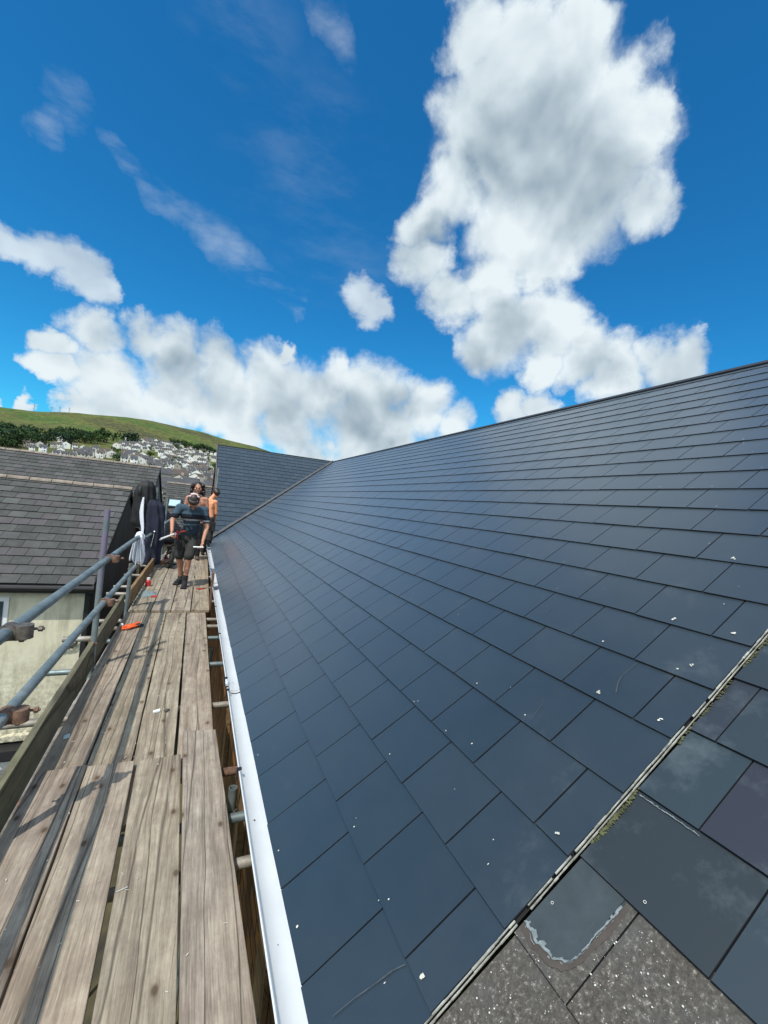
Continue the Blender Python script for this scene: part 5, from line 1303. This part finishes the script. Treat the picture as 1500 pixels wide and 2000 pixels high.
# ------------------------------------------------------------------ small things on the boards
ZB = -1.636
def strip(mb, pts, w, h, mi=0):
    for a, b in zip(pts, pts[1:]): mb.bar(a, b, w, h, mi)
mb = MB()
z0 = ZB + .012
strip(mb, [(-.66, 5.50, z0), (-.60, 5.56, z0 + .018), (-.55, 5.60, z0 + .012), (-.50, 5.66, z0 + .02)], .035, .018)
strip(mb, [(-.655, 5.46, z0), (-.58, 5.48, z0 + .008), (-.51, 5.56, z0 + .012)], .03, .018)
mb.ball((-.57, 5.54, z0 + .012), .042, sx=1.5, sy=.9, sz=.5); 
o = remesh(mb, 'work_glove', 'orange', vox=.006, sm=1); tag(o, 'orange glove with black cuff lying on the middle boards', 'glove')
mb = MB(); mb.ball((-.485, 5.58, z0 + .01), .034, sx=1.4, sy=.9, sz=.5); mb.build('cuff', 'rubber', o, smooth=True)
mb = MB(); mb.ball((-.665, 5.56, z0 + .02), .02); mb.build('button', 'white', o, smooth=True)
# clear bag
mb = MB(); n = 16; vs = []; fs = []
for i in range(n + 1):
    for j in range(n + 1):
        u, v = i / n, j / n; x = -.66 + .22 * u + .02 * noise.noise((v * 3, 1, 1)); y = 6.95 + .36 * v + .02 * noise.noise((u * 3, 2, 2))
        vs.append((x, y, -1.597 + .045 * math.sin(math.pi * u) * math.sin(math.pi * v) * (1 + .6 * noise.noise((u * 5, v * 5, 3))) + .012 * abs(noise.noise((u * 11, v * 11, 4)))))
for i in range(n):
    for j in range(n): a = i * (n + 1) + j; fs.append((a, a + n + 1, a + n + 2, a + 1))
mb.idx(vs, fs); o = mb.build('plastic_bag', 'bag', smooth=True); tag(o, 'crumpled clear plastic bag lying on the far boards', 'bag')
mb = MB(); mb.box(-.50, -.42, 6.93, 7.0, -1.597, -1.585); mb.build('label', 'red', o)
# red bottle
mb = MB(); mb.tube([(-.615, 7.75, -1.598), (-.615, 7.75, -1.52), (-.615, 7.75, -1.50)], [.042, .042, .02], 14); o = mb.build('spray_can', 'red', smooth=True); smooth_by_angle(o); tag(o, 'small red can with white cap beside the brown toe board', 'can')
mb = MB(); mb.tube([(-.615, 7.75, -1.50), (-.615, 7.75, -1.465)], .026, 12); mb.build('lid', 'white', o)
mb = MB(); mb.tube([(.14, 7.50, -1.591), (.25, 7.62, -1.591)], .008, 8); o = mb.build('pen', 'red'); tag(o, 'red marker pen lying on the edge board beside the gutter', 'pen')
mb = MB(); mb.tube([(.11, 7.56, -1.592), (.19, 7.60, -1.592)], .007, 8); tag(mb.build('marker_pen', 'red'), 'short red stick beside the marker pen on the edge board', 'pen')
mb = MB(); mb.hexa([(-.155, 3.40, ZB), (-.112, 3.42, ZB), (-.115, 3.445, ZB), (-.158, 3.425, ZB)], [(-.155, 3.40, ZB + .012), (-.112, 3.42, ZB + .010), (-.115, 3.445, ZB + .014), (-.158, 3.425, ZB + .012)]); tag(mb.build('plaster_chip', 'white'), 'small white chip on the middle boards', 'chip')
mb = MB(); mb.hexa([(-.088, 3.43, ZB), (-.066, 3.40, ZB), (-.048, 3.435, ZB), (-.07, 3.45, ZB)], [(-.088, 3.43, ZB + .006), (-.066, 3.40, ZB + .008), (-.048, 3.435, ZB + .012), (-.07, 3.45, ZB + .006)]); tag(mb.build('slate_chip', 'coup'), 'small grey chip beside the white chip on the middle boards', 'chip')
mb = MB(); mb.hexa([(-.635, 3.17, ZB), (-.605, 3.18, ZB), (-.612, 3.225, ZB), (-.64, 3.21, ZB)], [(-.635, 3.17, ZB + .006), (-.605, 3.18, ZB + .004), (-.612, 3.225, ZB + .008), (-.64, 3.21, ZB + .004)]); tag(mb.build('paper_scrap', 'skyglass'), 'pale turquoise scrap in the shade of the toe board', 'scrap')
# tray of tools and packets
mb = MB(); x0, x1, y0, y1 = -.60, -.36, 9.95, 10.2
for a in ((x0, x1, y0, y0 + .012), (x0, x1, y1 - .012, y1), (x0, x0 + .012, y0 + .012, y1 - .012), (x1 - .012, x1, y0 + .012, y1 - .012)): mb.box(*a, -1.598, -1.52)
mb.box(x0 + .012, x1 - .012, y0 + .012, y1 - .012, -1.598, -1.588)
o = mb.build('box', 'card'); tag(o, 'shallow brown box of small parts on the far boards', 'box')
for k, (x, y, z, w, h_, mt, nm, lb) in enumerate([(-.52, 10.05, -1.58, .06, .16, 'pink', 'packet', 'upright pink packet in the brown box'), (-.44, 10.10, -1.58, .07, .10, 'orange', 'packet', 'orange packet in the brown box'), (-.57, 10.12, -1.58, .04, .17, 'white', 'packet', 'white packet at the left of the brown box'), (-.40, 10.05, -1.58, .05, .12, 'white', 'packet', 'white packet at the right of the brown box')]):
    mb = MB(); mb.bar((x, y, z), (x + .02 * (-1) ** k, y + .01, z + h_), w, .035); tag(mb.build(nm, mt, bev=.003), lb, 'packet')
# nail bag hanging gear behind: dark cordless tool pile beside the box
mb = MB(); rg = random.Random(5)
for i in range(14):
    a = Vector((-.38 + rg.uniform(-.10, .10), 9.6 + rg.uniform(-.15, .15), -1.55 + rg.uniform(0, .42))); cap(mb, a, .03, a + Vector((rg.uniform(-.1, .1), rg.uniform(-.08, .08), rg.uniform(-.12, .12))), .018, 8)
cap(mb, (-.42, 9.6, -1.57), .07, (-.36, 9.62, -1.25), .05)
o = remesh(mb, 'tool_bag', 'short_cloth', vox=.010, sm=1); tag(o, 'dark bundle of tools and straps behind the hand of the bending man', 'tool bag')
# straw and wood slivers on the near boards
mb = MB(); rg = random.Random(9)
for i in range(70):
    x, y = rg.uniform(-.6, .25), rg.uniform(1.0, 6.0) ** 1.0; z = (-1.5985 if y < 2.75 else -1.6365); l_ = rg.uniform(.004, .02); a = rg.uniform(0, 3.1)
    if y < 1.9 and i % 5 == 0: l_ = .04
    mb.bar((x, y, z + .002), (x + l_ * math.cos(a), y + l_ * math.sin(a), z + .003), rg.uniform(.0012, .0035), .0015)
o = mb.build('wood_slivers', 'chip'); tag(o, kind='stuff')
